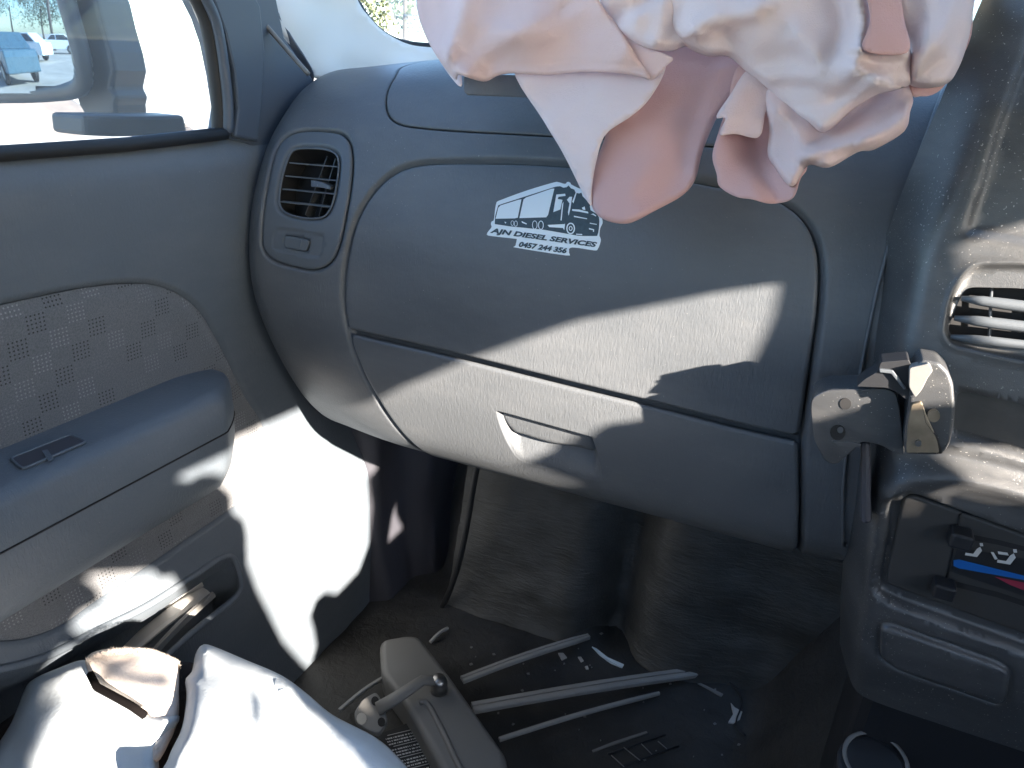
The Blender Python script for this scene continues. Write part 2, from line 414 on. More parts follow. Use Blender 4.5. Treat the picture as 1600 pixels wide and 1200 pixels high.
def lid_h(poly, rise, rad):
    def h(uv):
        d = -sdf(poly, uv); t = np.clip(d / rad, 0, 1)
        return rise - rad * (1 - np.sqrt(np.clip(1 - (1 - t) ** 2, 0, 1)))
    return h
def rings(poly, offs, closed=True):
    return [(safe_offset(poly, d), closed) for d in offs if len(safe_offset(poly, d)) > 4]

# ------------------------------------------------------------------ outside world
def grid_sheet(name, x0, x1, y0, y1, n, m, z, mt):
    V = []; F = []
    for i in range(n + 1):
        for j in range(m + 1):
            x = x0 + (x1 - x0) * i / n; y = y0 + (y1 - y0) * j / m; V.append((x, y, z(x, y)))
    for i in range(n):
        for j in range(m): a = i * (m + 1) + j; F.append([a, a + m + 1, a + m + 2, a + 1])
    return link(name, V, F, mt)
GZ = -1.42
struct(grid_sheet('ground', -900, 900, -900, 900, 90, 90, lambda x, y: GZ + (.25 * noise.noise((x * .05, y * .05, 0)) if abs(x) + abs(y) > 14 else 0), M_ground))

def heap(name, c, rx, ry, h, mt, label):
    V = []; F = []; n = 26; m = 9
    for j in range(m + 1):
        r = j / m
        for i in range(n):
            a = 2 * math.pi * i / n; q = 1 + .25 * noise.noise((math.cos(a) * 2, math.sin(a) * 2, r * 3 + c[0]))
            V.append((c[0] + rx * r * q * math.cos(a), c[1] + ry * r * q * math.sin(a), GZ - .05 + h * (1 - r ** 1.6) * (1 + .3 * noise.noise((r * 4, a, c[1])))))
    for j in range(m):
        for i in range(n): F.append([j * n + i, j * n + (i + 1) % n, (j + 1) * n + (i + 1) % n, (j + 1) * n + i])
    return tag(link(name, V, F, mt, loc=None), label, 'heap')
heap('soil_heap', (-16, 9.5), 3.2, 2.2, 1.7, M_pole, 'brown heap of soil beyond the passenger window glass')
heap('soil_heap', (-9.5, 9.0), 1.2, 1.0, .5, M_pole, 'low mound of dry soil just above the mirror bracket')

def tree(c, h, r, label, seed):
    t = thing('gum_tree', label, 'tree', (c[0], c[1], GZ), 'trees around the yard')
    rs = random.Random(seed)
    base = Vector((c[0], c[1], GZ))
    tube('trunk', [base, base + Vector((.1, .05, h * .3)), base + Vector((.2, -.1, h * .62))], [.22, .17, .1], M_pole, t)
    V = []; F = []
    cl = [(Vector((rs.uniform(-r, r), rs.uniform(-r, r), h * rs.uniform(.4, .95))), rs.uniform(.3, .55) * r) for _ in range(16)]
    for cc, rr in cl:
        for _ in range(150):
            d = Vector((rs.gauss(0, 1), rs.gauss(0, 1), rs.gauss(0, .8))).normalized() * rr * rs.uniform(.4, 1); p = base + cc + d
            a = Vector((rs.gauss(0, 1), rs.gauss(0, 1), rs.gauss(0, 1))).normalized() * .14; b = a.orthogonal().normalized() * .07
            k = len(V); V += [p - a, p + b, p + a, p - b]; F.append([k, k + 1, k + 2, k + 3])
    o = link('crown', V, F, M_leaf, t, smooth=False)
    return t
tree((-19, 31), 7.5, 2.6, 'tree glimpsed through the windscreen beside the pink airbag', 1)
tree((-34, -35), 6.5, 3.4, 'yard tree reflected in the middle of the door mirror', 2)
tree((-38, -31), 7, 3.6, 'yard tree reflected at the outer side of the mirror', 3)
tree((-30, -39), 6, 3.0, 'yard tree reflected next to the mirror rim', 5)

def car(loc, ang, mt, label, scale=1.0, tray=False):
    t = thing('parked_ute' if tray else 'parked_car', label, 'car', (loc[0], loc[1], GZ), 'vehicles parked in the yard behind')
    ca, sa = math.cos(ang), math.sin(ang)
    def W(x, y, z): return (loc[0] + scale * (x * ca - y * sa), loc[1] + scale * (x * sa + y * ca), GZ + scale * z)
    prof = [(-2.2, .35), (-2.25, .75), (-2.15, .95), (-1.5, 1.02), (2.1, 1.0), (2.2, .8), (2.2, .35)]
    def pr(name, pf, hw, m, top=None, par=t, bev=.05):
        n = len(pf); hw2 = hw if top is None else top
        zs = [z for _, z in pf]; zl, zh = min(zs), max(zs)
        V = []
        for s in (-1, 1):
            for x, z in pf:
                k = hw + (hw2 - hw) * ((z - zl) / (zh - zl) if zh > zl else 0); V.append(W(x, s * k, z))
        F = [list(range(n))[::-1], [n + i for i in range(n)]] + [[i, (i + 1) % n, n + (i + 1) % n, n + i] for i in range(n)]
        V, F = fix_normals(V, F); o = link(name, V, F, m, par, smooth=False); bevel(o, bev * scale, 2); return o
    pr('body', prof, .86, mt)
    cab = [(-1.15, 1.0), (-.55, 1.45), (.55, 1.5), (.8, 1.0)] if tray else [(-1.2, 1.0), (-.55, 1.42), (1.0, 1.45), (1.75, 1.0)]
    c = pr('cabin', cab, .82, mt, .68)
    gl = [(-1.0, 1.04), (-.5, 1.37), (-.1, 1.39), (-.1, 1.04)]; gl2 = [(0, 1.04), (0, 1.39), (cab[2][0] - .1, 1.4), (cab[3][0] - .2, 1.04)]
    pr('side_window', gl, .845, M_cglass, .72, bev=.005); pr('side_window', gl2, .845, M_cglass, .72, bev=.005)
    for x in (-1.4, 1.35):
        for s in (-1, 1):
            ring = [W(x + .34 * math.cos(k * math.pi / 8), s * .9, .34 + .34 * math.sin(k * math.pi / 8)) for k in range(16)]
            e = np.array(W(0, -s * .2, 0)) - np.array(W(0, 0, 0))
            wh = prism('wheel', ring, e, M_tyre, t, bev=.02)
            ring = [W(x + .19 * math.cos(k * math.pi / 6), s * .905, .34 + .19 * math.sin(k * math.pi / 6)) for k in range(12)]
            prism('rim', ring, e * .2, M_metal, wh)
    for s in (-1, 1):
        box('headlight', W(-2.2, s * .6, .78), np.array(W(.04, 0, 0)) - np.array(W(0, 0, 0)), np.array(W(0, .16, 0)) - np.array(W(0, 0, 0)), (0, 0, .08), M_metal, t, .01)
    return t

# ------------------------------------------------------------------ dashboard surface
PL = np.array([(1.00, -.002), (.86, -.002), (.788, -.003), (.730, -.022), (.690, -.050), (.652, -.090), (.622, -.150), (.611, -.210), (.620, -.265), (.652, -.335), (.697, -.405), (.750, -.455), (.83, -.49), (.95, -.50)])
PC = np.array([(1.05, .020), (.88, .022), (.79, .016), (.735, -.002), (.700, -.035), (.670, -.078), (.645, -.14), (.632, -.21), (.627, -.28), (.632, -.34), (.650, -.395), (.690, -.428), (.76, -.44), (.92, -.44)])
SK = np.r_[0, np.cumsum(np.linalg.norm(np.diff(PC, axis=0), axis=1))]
def crm(P, s):
    s = np.clip(s, SK[0], SK[-1] - 1e-9); i = np.clip(np.searchsorted(SK, s, 'right') - 1, 0, len(SK) - 2); t = ((s - SK[i]) / (SK[i + 1] - SK[i]))[:, None]
    a, b, c, d = P[np.maximum(i - 1, 0)], P[i], P[i + 1], P[np.minimum(i + 2, len(P) - 1)]
    return .5 * ((2 * b) + (-a + c) * t + (2 * a - 5 * b + 4 * c - d) * t * t + (-a + 3 * b - 3 * c + d) * t ** 3)
def dash_f(u, s):
    u = np.asarray(u, float); s = np.asarray(s, float)
    w_ = sm(-.62, -.40, u)[:, None]; q = crm(PL, s) * (1 - w_) + crm(PC, s) * w_
    roll = np.clip((-.555 - u) / .045, 0, 1.3) ** 2.2 * .03
    return np.stack([u, q[:, 0] + roll, q[:, 1]], 1)
DASH = Surf(dash_f, (-.615, .33), (0, SK[-1]), 190, 200)
dash = thing('dashboard', 'grey passenger side dashboard with closed glove box, curving from the door to the console', 'dashboard', (-.3, .7, -.44))
# traced seams (photo pixels -> dash coordinates)
up_px = [(545, 516), (538, 470), (541, 415), (556, 350), (582, 303), (618, 270), (665, 256), (760, 254), (860, 257), (1000, 270), (1100, 286), (1190, 304), (1232, 322), (1262, 352), (1279, 400), (1279, 470), (1268, 560), (1250, 686)]
U1 = DASH.pix(up_px); seam_l, seam_r = U1[0], U1[-1]
low_l = DASH.pix([(553, 545), (572, 590), (598, 635), (625, 672), (640, 687)])
SB = SK[12] - .01
up_curve = catmull(U1, 5, closed=False)
rect_r = DASH.pix([(1250, 740), (1250, 800), (1249, 850)])
gb_all = np.vstack([up_curve, rect_r, [[rect_r[-1][0] - .001, SB]], [[low_l[-1][0] + .045, SB]], [[low_l[-1][0] + .012, low_l[-1][1] + .03]], low_l[::-1]])
gb_all = resample(gb_all, .006)
seam = catmull(np.vstack([seam_l, DASH.pix([(640, 538), (760, 567), (900, 602), (1040, 636), (1150, 664)]), seam_r]), 6, closed=False)
gap = .0016
up_poly = np.vstack([up_curve, seam[::-1][1:-1] - [0, gap * .5]])
lo_poly = np.vstack([seam + [0, gap * 1.3], rect_r, [[rect_r[-1][0] - .001, SB]], [[low_l[-1][0] + .045, SB]], [[low_l[-1][0] + .012, low_l[-1][1] + .03]], low_l[::-1]])
up_poly = safe_offset(resample(up_poly, .0035), -.0012); lo_poly = safe_offset(resample(lo_poly, .0035), -.0012)
cov_px = [(640, 101), (616, 122), (604, 148), (604, 172), (614, 188), (636, 197), (680, 202), (740, 206), (800, 209), (870, 213), (980, 219), (1075, 226), (1120, 229), (1210, 233), (1240, 222), (1262, 190)]
_c = DASH.pix(cov_px); _c = np.vstack([_c, [[_c[-1][0] + .005, SK[3]], [_c[-1][0] - .02, SK[2] - .02], [-.2, SK[2] - .035], [_c[0][0] + .06, SK[2] - .03]]])
cover = catmull(_c, 4); cover = resample(cover, .005)
bez_px = [(446, 214), (470, 204), (510, 204), (537, 211), (549, 238), (548, 285), (540, 335), (530, 382), (516, 410), (492, 422), (462, 418), (428, 408), (411, 390), (408, 365), (413, 315), (422, 265), (432, 232)]
bezel = resample(catmull(DASH.pix(bez_px), 5), .003)
gr_px = [(449, 243), (460, 231), (485, 229), (512, 232), (526, 241), (529, 262), (524, 298), (516, 326), (503, 340), (478, 342), (450, 336), (436, 324), (434, 302), (440, 270)]
grille = resample(catmull(DASH.pix(gr_px), 5), .0025)
sw_px = [(430, 362), (440, 357), (495, 365), (505, 373), (502, 395), (492, 402), (436, 393), (424, 384)]
swp = resample(catmull(DASH.pix(sw_px), 4), .0025)
bt_px = [(445, 371), (450, 368), (478, 373), (484, 378), (481, 390), (475, 393), (449, 388), (444, 383)]
btn = resample(catmull(DASH.pix(bt_px), 4), .0015)

def shell_h(uv):
    h = np.zeros(len(uv))
    d = sdf(gb_all, uv)
    wide = .0065
    h += -.005 * (1 - sm(.0002, wide, d)) * (d > 0) + -.012 * (d <= 0) - .007 * (1 - sm(-.0006, .0006, d)) * (d > 0)
    for P_, wd, dp in ((cover, .0022, .0016), (bezel, .004, .003)):
        d = sdf(P_, uv); h += -dp * (1 - sm(0, wd, d)) * (d > 0) - .010 * (d <= 0)
    return h
us = np.linspace(-.615, .105, 120)
bound = np.vstack([np.stack([us, np.full(120, .002)], 1), np.stack([np.full(60, .105), np.linspace(.01, SK[-1] - .002, 60)], 1), np.stack([us[::-1], np.full(120, SK[-1] - .002)], 1), np.stack([np.full(60, -.615), np.linspace(SK[-1] - .01, .01, 60)], 1)])
lp = rings(gb_all, [-.002, -.0004, .0, .0006, .0014, .003, .005, .0068, .009]) + rings(cover, [-.002, -.0003, 0, .0008, .0016, .0024, .004]) + rings(bezel, [-.002, -.0003, 0, .001, .002, .003, .0045, .006])
relief('dash_shell', DASH, bound, shell_h, M_dash, dash, step=.007, loops=lp, holes=[safe_offset(grille, .001)])
def panel(name, surf, poly, rise, rad, mt, par, step=.006, back=.004, extra=None, exl=(), holes=()):
    base = lid_h(poly, rise, rad)
    hf = (lambda uv: base(uv) + extra(uv)) if extra else base
    return relief(name, surf, poly, hf, mt, par, step=step, loops=rings(poly, [-rad * .08, -rad * .25, -rad * .5, -rad * .8, -rad, -rad * 1.6]) + list(exl), back=back, holes=holes)
lid = panel('glove_box_lid', DASH, up_poly, .0008, .0035, M_dash, dash, back=.009)
# lower lid with the finger recess
hd_px = [(778, 645), (784, 643), (850, 661), (918, 680), (926, 684), (936, 715), (941, 745), (936, 749), (880, 737), (828, 722), (812, 715), (800, 700), (788, 676)]
hd = resample(catmull(DASH.pix(hd_px), 4), .002)
hu = DASH.pix([(785, 650), (922, 684), (938, 746), (815, 716)])
def hd_extra(uv):
    d = sdf(hd, uv)
    A, Bq = hu[0], hu[1]; e = (Bq - A) / np.linalg.norm(Bq - A); nrm = np.array([-e[1], e[0]]); nrm = nrm if (hu[3] - A) @ nrm > 0 else -nrm
    H = (hu[3] - A) @ nrm; y = np.clip((uv - A) @ nrm / H, 0, 1)
    deep = -.020 * (1 - sm(.15, 1.0, y)) - .0015
    left = sm(0, .012, -d)
    return np.where(d < 0, deep * np.clip(left + .15, 0, 1), 0)
lowlid = panel('glove_box_lower_lid', DASH, lo_poly, .0018, .004, M_dash, dash, back=.006, extra=hd_extra,
               exl=rings(hd, [.0015, .0004, -.0003, -.0012, -.003, -.006, -.009, -.012]), step=.005)
fl_px = [(783, 646), (850, 663), (919, 683), (925, 690), (928, 708), (900, 703), (860, 698), (820, 686), (796, 676)]
flp = resample(catmull(DASH.pix(fl_px), 4), .002)
def flap_h(uv):
    d = -sdf(flp, uv); return -.004 - .003 * (1 - np.clip(d / .004, 0, 1)) ** 2
relief('latch_handle', DASH, flp, flap_h, M_dash, lowlid, step=.003, loops=rings(flp, [-.001, -.002, -.004]), back=.003)
# airbag cover
panel('airbag_cover', DASH, safe_offset(cover, -.0006), .0003, .0022, M_dash, dash, back=.006)
# side vent bezel
def bz_extra(uv):
    d = sdf(grille, uv); h = np.where(d < 0, -.004, -.003 * (1 - sm(0, .004, d)))
    d2 = sdf(swp, uv); h = h - .0007 * (1 - sm(-.0006, .0003, d2)); d3 = sdf(btn, uv); h = h - .003 * (1 - sm(-.0003, .0003, d3))
    return h
bz = panel('vent_bezel', DASH, safe_offset(bezel, -.0006), -.0006, .003, M_vent, dash, step=.004, back=.0, extra=bz_extra,
           exl=rings(grille, [.0002, .001, .002, .004, .0055]) + rings(swp, [.0004, -.0007]) + rings(btn, [.0006, -.0006]), holes=[grille])
# vent: tunnel, rim, vanes, slats
V = []; F = []; hs_ = [-.0035, -.016, -.034]
for h in hs_: V += DASH.at(grille, h).tolist()
n = len(grille)
for k in range(2):
    for i in range(n): F.append([k * n + i, k * n + (i + 1) % n, (k + 1) * n + (i + 1) % n, (k + 1) * n + i])
F.append([2 * n + i for i in range(n)])
vent = link('vent_housing', V, F, M_void, bz, smooth=False)
rp = DASH.at(safe_offset(grille, -.0009), -.0022); tube('vent_rim', rp, .0011, M_vent, bz, seg=8, closed=True)
def slat_between(name, a, b, half, thick, par, m, hb=-.011):
    """a,b pixel ends; half thickness in px"""
    q = DASH.pix([a, b]); hs = np.linspace(0, 1, 9)[:, None]; c = q[0] * (1 - hs) + q[1] * hs
    fr = DASH.at(c, -.0035); bk = DASH.at(c, hb); up = np.array([0, 0, thick])
    V = np.vstack([fr + up, fr - up, bk - up * .6 + [0, 0, .0028], bk + up * .6 + [0, 0, .0028]]); N = 9; F = []
    for i in range(N - 1):
        for r_ in range(4): F.append([r_ * N + i, r_ * N + i + 1, ((r_ + 1) % 4) * N + i + 1, ((r_ + 1) % 4) * N + i])
    F += [[0, N, 2 * N, 3 * N], [N - 1, 2 * N - 1, 3 * N - 1, 4 * N - 1]]
    V, F = fix_normals(V, F); o = link(name, V, F, m, par, smooth=False); bevel(o, .0004, 2); return o
for a, b in (((449, 252), (527, 259)), ((443, 273), (525, 281)), ((438, 294), (520, 302)), ((435, 314), (514, 323))):
    slat_between('slat', a, b, 1, .00075, bz, M_vent)
for fx in (.38, .70):
    a = np.array(gr_px[2]) * (1 - fx) + np.array(gr_px[4]) * fx; b = np.array((440, 330)) * (1 - fx) + np.array((508, 335)) * fx
    q = DASH.pix([tuple(a), tuple(b)]); fr = DASH.at(q, -.0145); bk = DASH.at(q, -.030)
    dx = np.array([.0005, 0, 0]); ring = [fr[0] - dx, fr[0] + dx, fr[1] + dx, fr[1] - dx]
    prism('vane', ring, bk[0] - fr[0], M_bezel, bz)
q = DASH.pix([(484, 280), (502, 284), (515, 290), (515, 296), (502, 293), (484, 291)])
prism('vent_tab', DASH.at(q, -.002), (0, .010, 0), M_bezel, bz, bev=.0008)
bring = safe_offset(btn, -.0008); prism('slide_switch', DASH.at(bring, -.0035), DASH.at(bring[:1], .0007)[0] - DASH.at(bring[:1], -.0035)[0], M_vent, bz, bev=.0012, seg=3, smooth=False)
q = DASH.pix([(469, 374), (472, 374), (471, 388), (468, 388)]); prism('switch_rib', DASH.at(q, .0003), DASH.at(q[:1], .0014)[0] - DASH.at(q[:1], .0003)[0], M_vent, bz, bev=.0004)
# torn lip of the airbag door
lipring = P_t(*xs([(723, 120), (727, 115), (835, 118), (842, 122), (842, 150), (836, 153), (730, 149), (724, 144)]), [.655, .655, .64, .64, .64, .64, .655, .655])
prism('airbag_door_lip', lipring, (0.0, .05, .003), M_dash, dash, bev=.003, seg=3)

# ------------------------------------------------------------------ door
XD = -.60
def door_f(u, v):              # u = Y, v = Z
    u = np.asarray(u, float); v = np.asarray(v, float)
    x = XD + .006 * np.sin(np.clip((v + .075) / -.2, 0, 1) * math.pi) + .030 * sm(-.46, -.60, v)
    x = x - .012 * sm(-.10, -.072, v)
    x = x - .012 * sm(.80, .92, u)
    return np.stack([x, u, v], 1)
DOOR = Surf(door_f, (-.45, .97), (-.88, -.06), 150, 120)
door = thing('passenger_door', 'grey passenger door with patterned cloth insert, long armrest and open map pocket', 'door', (-.66, .3, -.88))
ins_px = [(-220, 520), (-60, 492), (60, 466), (130, 452), (190, 445), (240, 446), (280, 460), (312, 485), (335, 520), (360, 568), (385, 620), (415, 672), (405, 730), (385, 775), (360, 797), (300, 838), (225, 890), (150, 941), (100, 976), (50, 996), (0, 1002), (-80, 1002), (-220, 1000)]
ins = resample(catmull(DOOR.pix(ins_px), 4), .008)
pk_px = [(375, 880), (392, 858)]
def door_h(uv):
    d = sdf(ins, uv); h = -.004 * (1 - sm(0, .006, d)) * (d > 0) - .012 * (d <= 0)
    return h
us = np.linspace(-.45, .965, 120); vs = np.linspace(-.072, -.875, 60)
db = np.vstack([np.stack([us, np.full(120, -.072)], 1), np.stack([np.full(58, .965), vs[1:-1]], 1), np.stack([us[::-1], np.full(120, -.875)], 1), np.stack([np.full(58, -.45), vs[1:-1][::-1]], 1)])
# pocket opening (traced), lower panel is cut there
pock_px = [(-60, 1075), (60, 1035), (160, 985), (230, 950), (300, 905), (352, 872), (368, 888), (373, 912), (366, 932), (300, 985), (240, 1040), (150, 1110), (-60, 1180)]
pock = resample(catmull(DOOR.pix(pock_px), 4), .006)
relief('door_panel', DOOR, db, door_h, M_door, door, step=.014, loops=rings(ins, [-.003, -.0005, .0005, .002, .004, .006, .008]) + rings(pock, [.004, .009]), holes=[pock])
relief('cloth_insert', DOOR, ins, lambda uv: -.0035 + .0035 * sm(0, .012, -sdf(ins, uv)) , M_fabric, door, step=.012, loops=rings(ins, [-.003, -.006, -.012]))
# pocket liner: inner wall, floor
V = []; F = []; n = len(pock); p0 = DOOR.at(pock, -.0005)
V = p0.tolist() + (p0 + [-.008, 0, -.02]).tolist() + (p0 + [-.045, 0, -.05]).tolist()
for k in range(2):
    for i in range(n): F.append([k * n + i, k * n + (i + 1) % n, (k + 1) * n + (i + 1) % n, (k + 1) * n + i])
F.append([2 * n + i for i in range(n)])
link('map_pocket', V, F, M_door, door)
tube('pocket_lip', DOOR.at(safe_offset(pock, .0025), .0008), .0042, M_door, door, seg=8, closed=True)
# ledge ridge running forward from the pocket
r_ = DOOR.pix([(395, 862), (372, 885)])
# armrest: lofted sections along Y
def arm_sec(y):
    """(x,z) ring of the armrest at y"""
    e = sm(.565, .44, y) ** .6
    k = np.clip((.575 - y) / .06, 0, 1) ** .5
    xo = XD + .012 + (.062) * k; ext = .066 * k
    zt = -.314 - .012 * (1 - k); zs = -.360 - .004 * (1 - k); zb = -.438 + .02 * (1 - k)
    r = [(-.605, zt + .002), (XD + .2 * ext, zt + .001), (XD + .75 * ext, zt), (XD + .93 * ext, zt - .0035), (XD + ext, zt - .012), (XD + 1.02 * ext, zs + .004), (XD + 1.005 * ext, zs), (XD + 1.0 * ext, zs - .004),
         (XD + .96 * ext, zs - .025), (XD + .82 * ext, zb + .02), (XD + .70 * ext, zb + .004), (XD + .6 * ext, zb), (-.605, zb + .001)]
    return r
ys = np.r_[np.linspace(-.45, .42, 30), np.linspace(.43, .575, 26)]
V = []; F = []
for y in ys:
    for (x, z) in arm_sec(y): V.append((x, y, z))
ns_ = 13
for i in range(len(ys) - 1):
    for k in range(ns_ - 1): F.append([i * ns_ + k, i * ns_ + k + 1, (i + 1) * ns_ + k + 1, (i + 1) * ns_ + k])
F.append([(len(ys) - 1) * ns_ + k for k in range(ns_)]); 
V, F = fix_normals(V, F)
arm = link('armrest', V, F, M_door, door)
# seam bead of the armrest
tube('armrest_seam', [(XD + .0665 * min(1, max(0, (.575 - y) / .06)) ** .5 + .0002, y, -.3605) for y in ys[:-3]], .0009, M_void, arm, seg=6)
# pull cup
cup = P_z(*xs([(16, 718), (110, 681), (136, 692), (36, 735)]), -.3135)
cr = resample(rcorner(np.array(cup), .004), .003)
V = (cr + [0, 0, .0012]).tolist() + (cr + [0, 0, -.004]).tolist() + (cr.mean(0) + (cr - cr.mean(0)) * .82 + [0, 0, .0016]).tolist(); n = len(cr)
cupo = prism('pull_cup', cr + [0, 0, .0002], (0, 0, .0010), M_kick, arm, bev=.0004)
tube('pull_cup_rim', cr + [0, 0, .0012], .0013, M_door, arm, seg=6, closed=True)
prism('pull_cup_web', [tuple(p) for p in P_z(*xs([(66, 704), (74, 702), (84, 716), (76, 720)]), -.311)], (0, 0, -.001), M_door, arm)
# window: glass run, belt seal, frame
ZB = -.073
def PD(px, py, x=XD): return P_x(np.array([px], float), np.array([py], float), x)[0]
tube('belt_seal', [PD(a, b, XD - .004) for a, b in ((-260, 262), (0, 240), (200, 226), (352, 209))], .0065, M_rubber, door, seg=8)
tube('belt_seal_lip', [PD(a, b, XD - .012) for a, b in ((-260, 252), (0, 233), (200, 219), (345, 203))], .003, M_frame, door, seg=8)
fr = [(343, 207), (343, 165), (338, 115), (331, 65), (323, 30), (310, 0), (298, -25), (275, -60)]
tube('window_channel', catmull([PD(a, b, XD - .012) for a, b in fr], 4, closed=False), .0085, M_rubber, door, seg=10)
tube('window_channel_trim', catmull([PD(a + 13, b, XD - .002) for a, b in fr], 4, closed=False), .0055, M_frame, door, seg=10)
fp = [(340, 212), (356, 209), (362, 170), (355, 120), (345, 70), (332, 30), (310, -15), (280, -60), (420, -60), (445, 60), (490, 125), (470, 200), (440, 260), (400, 235), (385, 224)]
def flat_x(pts, x): return P_x(*xs(pts), x)
prism('door_frame', flat_x(fp, XD - .006), (-.03, 0, 0), M_frame, door, bev=.003)
sail = [(366, 214), (372, 170), (366, 110), (352, 50), (330, -10), (300, -60), (372, -60), (408, 10), (415, 80), (412, 150), (405, 222)]
prism('mirror_sail', flat_x(sail, XD + .0), (-.01, 0, 0), M_frame, door, bev=.003)
gp = flat_x([(-300, 258), (0, 242), (352, 212), (352, 160), (336, 85), (300, 0), (240, -90), (120, -200), (-300, -260)], XD - .017)
prism('window_glass', gp, (-.004, 0, 0), M_glass, door)
# door edge seal (bright thin line by the pillar) belongs to the body

# ------------------------------------------------------------------ body: pillar, windscreen, roof, floor
body = thing('car_body', 'ute cabin shell with pale windscreen pillar trim, windscreen and footwell', 'car body', (0, 0, -.90))
def sheet(name, outline, depth, mt, parent=None, step=12, roll=0, rollw=14, folds=(), nz=(), thick=.0008, smooth_n=5, tag_=None, catm=True, fade=None):
    ol = resample(catmull(outline, smooth_n) if catm else np.array(outline, float), step * .7)
    mn, mx = ol.min(0), ol.max(0)
    gx, gy = np.meshgrid(np.arange(mn[0], mx[0], step), np.arange(mn[1], mx[1], step * .9)); g = np.stack([gx.ravel(), gy.ravel()], 1)
    g[::2, 0] += step * .3
    g = g[inside(ol, g) & (dline(ol, g, closed=True) > step * .35)]
    ext = []
    if roll:
        for f_ in (.12, .3, .6, 1.0):
            q = safe_offset(ol, -rollw * f_); ext.append(q[inside(ol, q)])
        ext = [np.vstack(ext)]; g = g[np.min([np.linalg.norm(g - e, axis=1) if False else dline(ol, g, closed=True) for e in [0]], axis=0) > rollw * 1.15]
    allp = np.vstack([ol] + ext + [g]); e = [(i, (i + 1) % len(ol)) for i in range(len(ol))]
    r = delaunay_2d_cdt([Vector(p) for p in allp], e, [], 1, 1e-5)
    pp = np.array([tuple(v) for v in r[0]]); F = [list(f) for f in r[2]]
    cen = np.array([pp[f].mean(0) for f in F]); F = [f for f, k in zip(F, inside(ol, cen)) if k]
    if callable(depth): t = depth(pp)
    else:
        C = np.array([(a, b) for a, b, _ in depth], float); T = np.array([c for _, _, c in depth])
        A = np.c_[C, np.ones(len(C))] if len(C) >= 3 else None
        co = np.linalg.lstsq(A, T, rcond=None)[0]; res = T - A @ co
        D = ((pp[:, None, :] - C[None]) ** 2).sum(2) + 30; W_ = D ** -1.5; t = np.c_[pp, np.ones(len(pp))] @ co + (W_ * res).sum(1) / W_.sum(1)
    for f in folds:
        pl, amp, wl, wr = f[:4]; pl = catmull(pl, 5, closed=False)
        d = dline(pl, pp, signed=True); t = t - amp * np.where(d > 0, np.exp(-(d / wl) ** 2), np.exp(-(d / wr) ** 2))
    if roll:
        d = -sdf(ol, pp); t = t + roll * (1 - np.clip(d / rollw, 0, 1)) ** 2
    P = P_t(pp[:, 0], pp[:, 1], t)
    for (sc, am) in nz:
        dn = np.array([noise.fractal(Vector(p) * sc, .7, 2.1, 4) if am > 0 else abs(noise.noise(Vector(p) * sc + Vector((3, 1, 2)))) ** .8 for p in P]); P = P * (1 + abs(am) * dn / np.linalg.norm(P, axis=1))[:, None]
    F = [f[::-1] for f in F]
    o = link(name, P, F, mt, parent)
    if thick: solid(o, thick, 0)
    return o
# pillar trim
pil = sheet('pillar_trim', [(372, -70), (395, -10), (430, 40), (470, 92), (497, 124), (560, 118), (640, 112), (760, 108), (770, 84), (690, 76), (640, 70), (600, 50), (575, 25), (558, 0), (530, -70)],
      [(372, -70, .80), (430, 40, .84), (497, 124, .90), (560, 118, .94), (640, 112, .97), (760, 108, 1.0), (640, 70, .97), (575, 25, .93), (558, 0, .92), (530, -70, .86)], M_pillar, body, step=9, thick=.003)
tube('pillar_edge_seal', catmull([P_t(np.array([a]), np.array([b]), .80)[0] for a, b in ((360, -40), (400, 20), (440, 68), (482, 116))], 5, closed=False), .0028, M_grey, body, seg=8)
sheet('pillar_side', [(340, -70), (378, 0), (440, 75), (484, 128), (490, 116), (478, 92), (452, 52), (425, 0), (400, -70)], [(340, -70, .815), (490, 135, .90), (425, 0, .825), (400, -70, .81), (455, 50, .85)], M_frame, body, step=12, thick=.003)
ws_seal = catmull([(535, -60), (550, -8), (562, 15), (580, 40), (605, 60), (635, 71), (680, 75), (800, 74), (1000, 72), (1300, 80)], 6, closed=False)
tube('windscreen_seal', [P_t(np.array([a]), np.array([b]), tt)[0] for (a, b), tt in zip(ws_seal, np.interp(ws_seal[:, 0], [535, 640, 800, 1300], [.925, 1.0, 1.03, .95]))], .0068, M_rubber, body, seg=8)
wv = [(-.62, 1.02, .03), (.78, 1.02, .03), (.66, .50, .42), (-.50, .50, .42)]
prism('windscreen', wv, (0, .004, .003), M_wglass, body)
rl = thing('windscreen_label', 'small printed label in the corner of the windscreen beside the airbag', 'label', tuple(P_t(np.array([645.]), np.array([38.]), 1.02)[0]))
for r in range(5):
    x = 632 + r * 1.5
    while x < 668:
        l_ = RNG.uniform(2, 5); y = 22 + r * 6.5
        prism('print_mark', P_t(*xs([(x, y), (x + l_, y + .5), (x + l_, y + (3.4 if r == 0 else 2.2)), (x, y + (3 if r == 0 else 1.8))]), 1.02), (0, .0006, 0), M_frame, rl); x += l_ + RNG.uniform(1, 3)
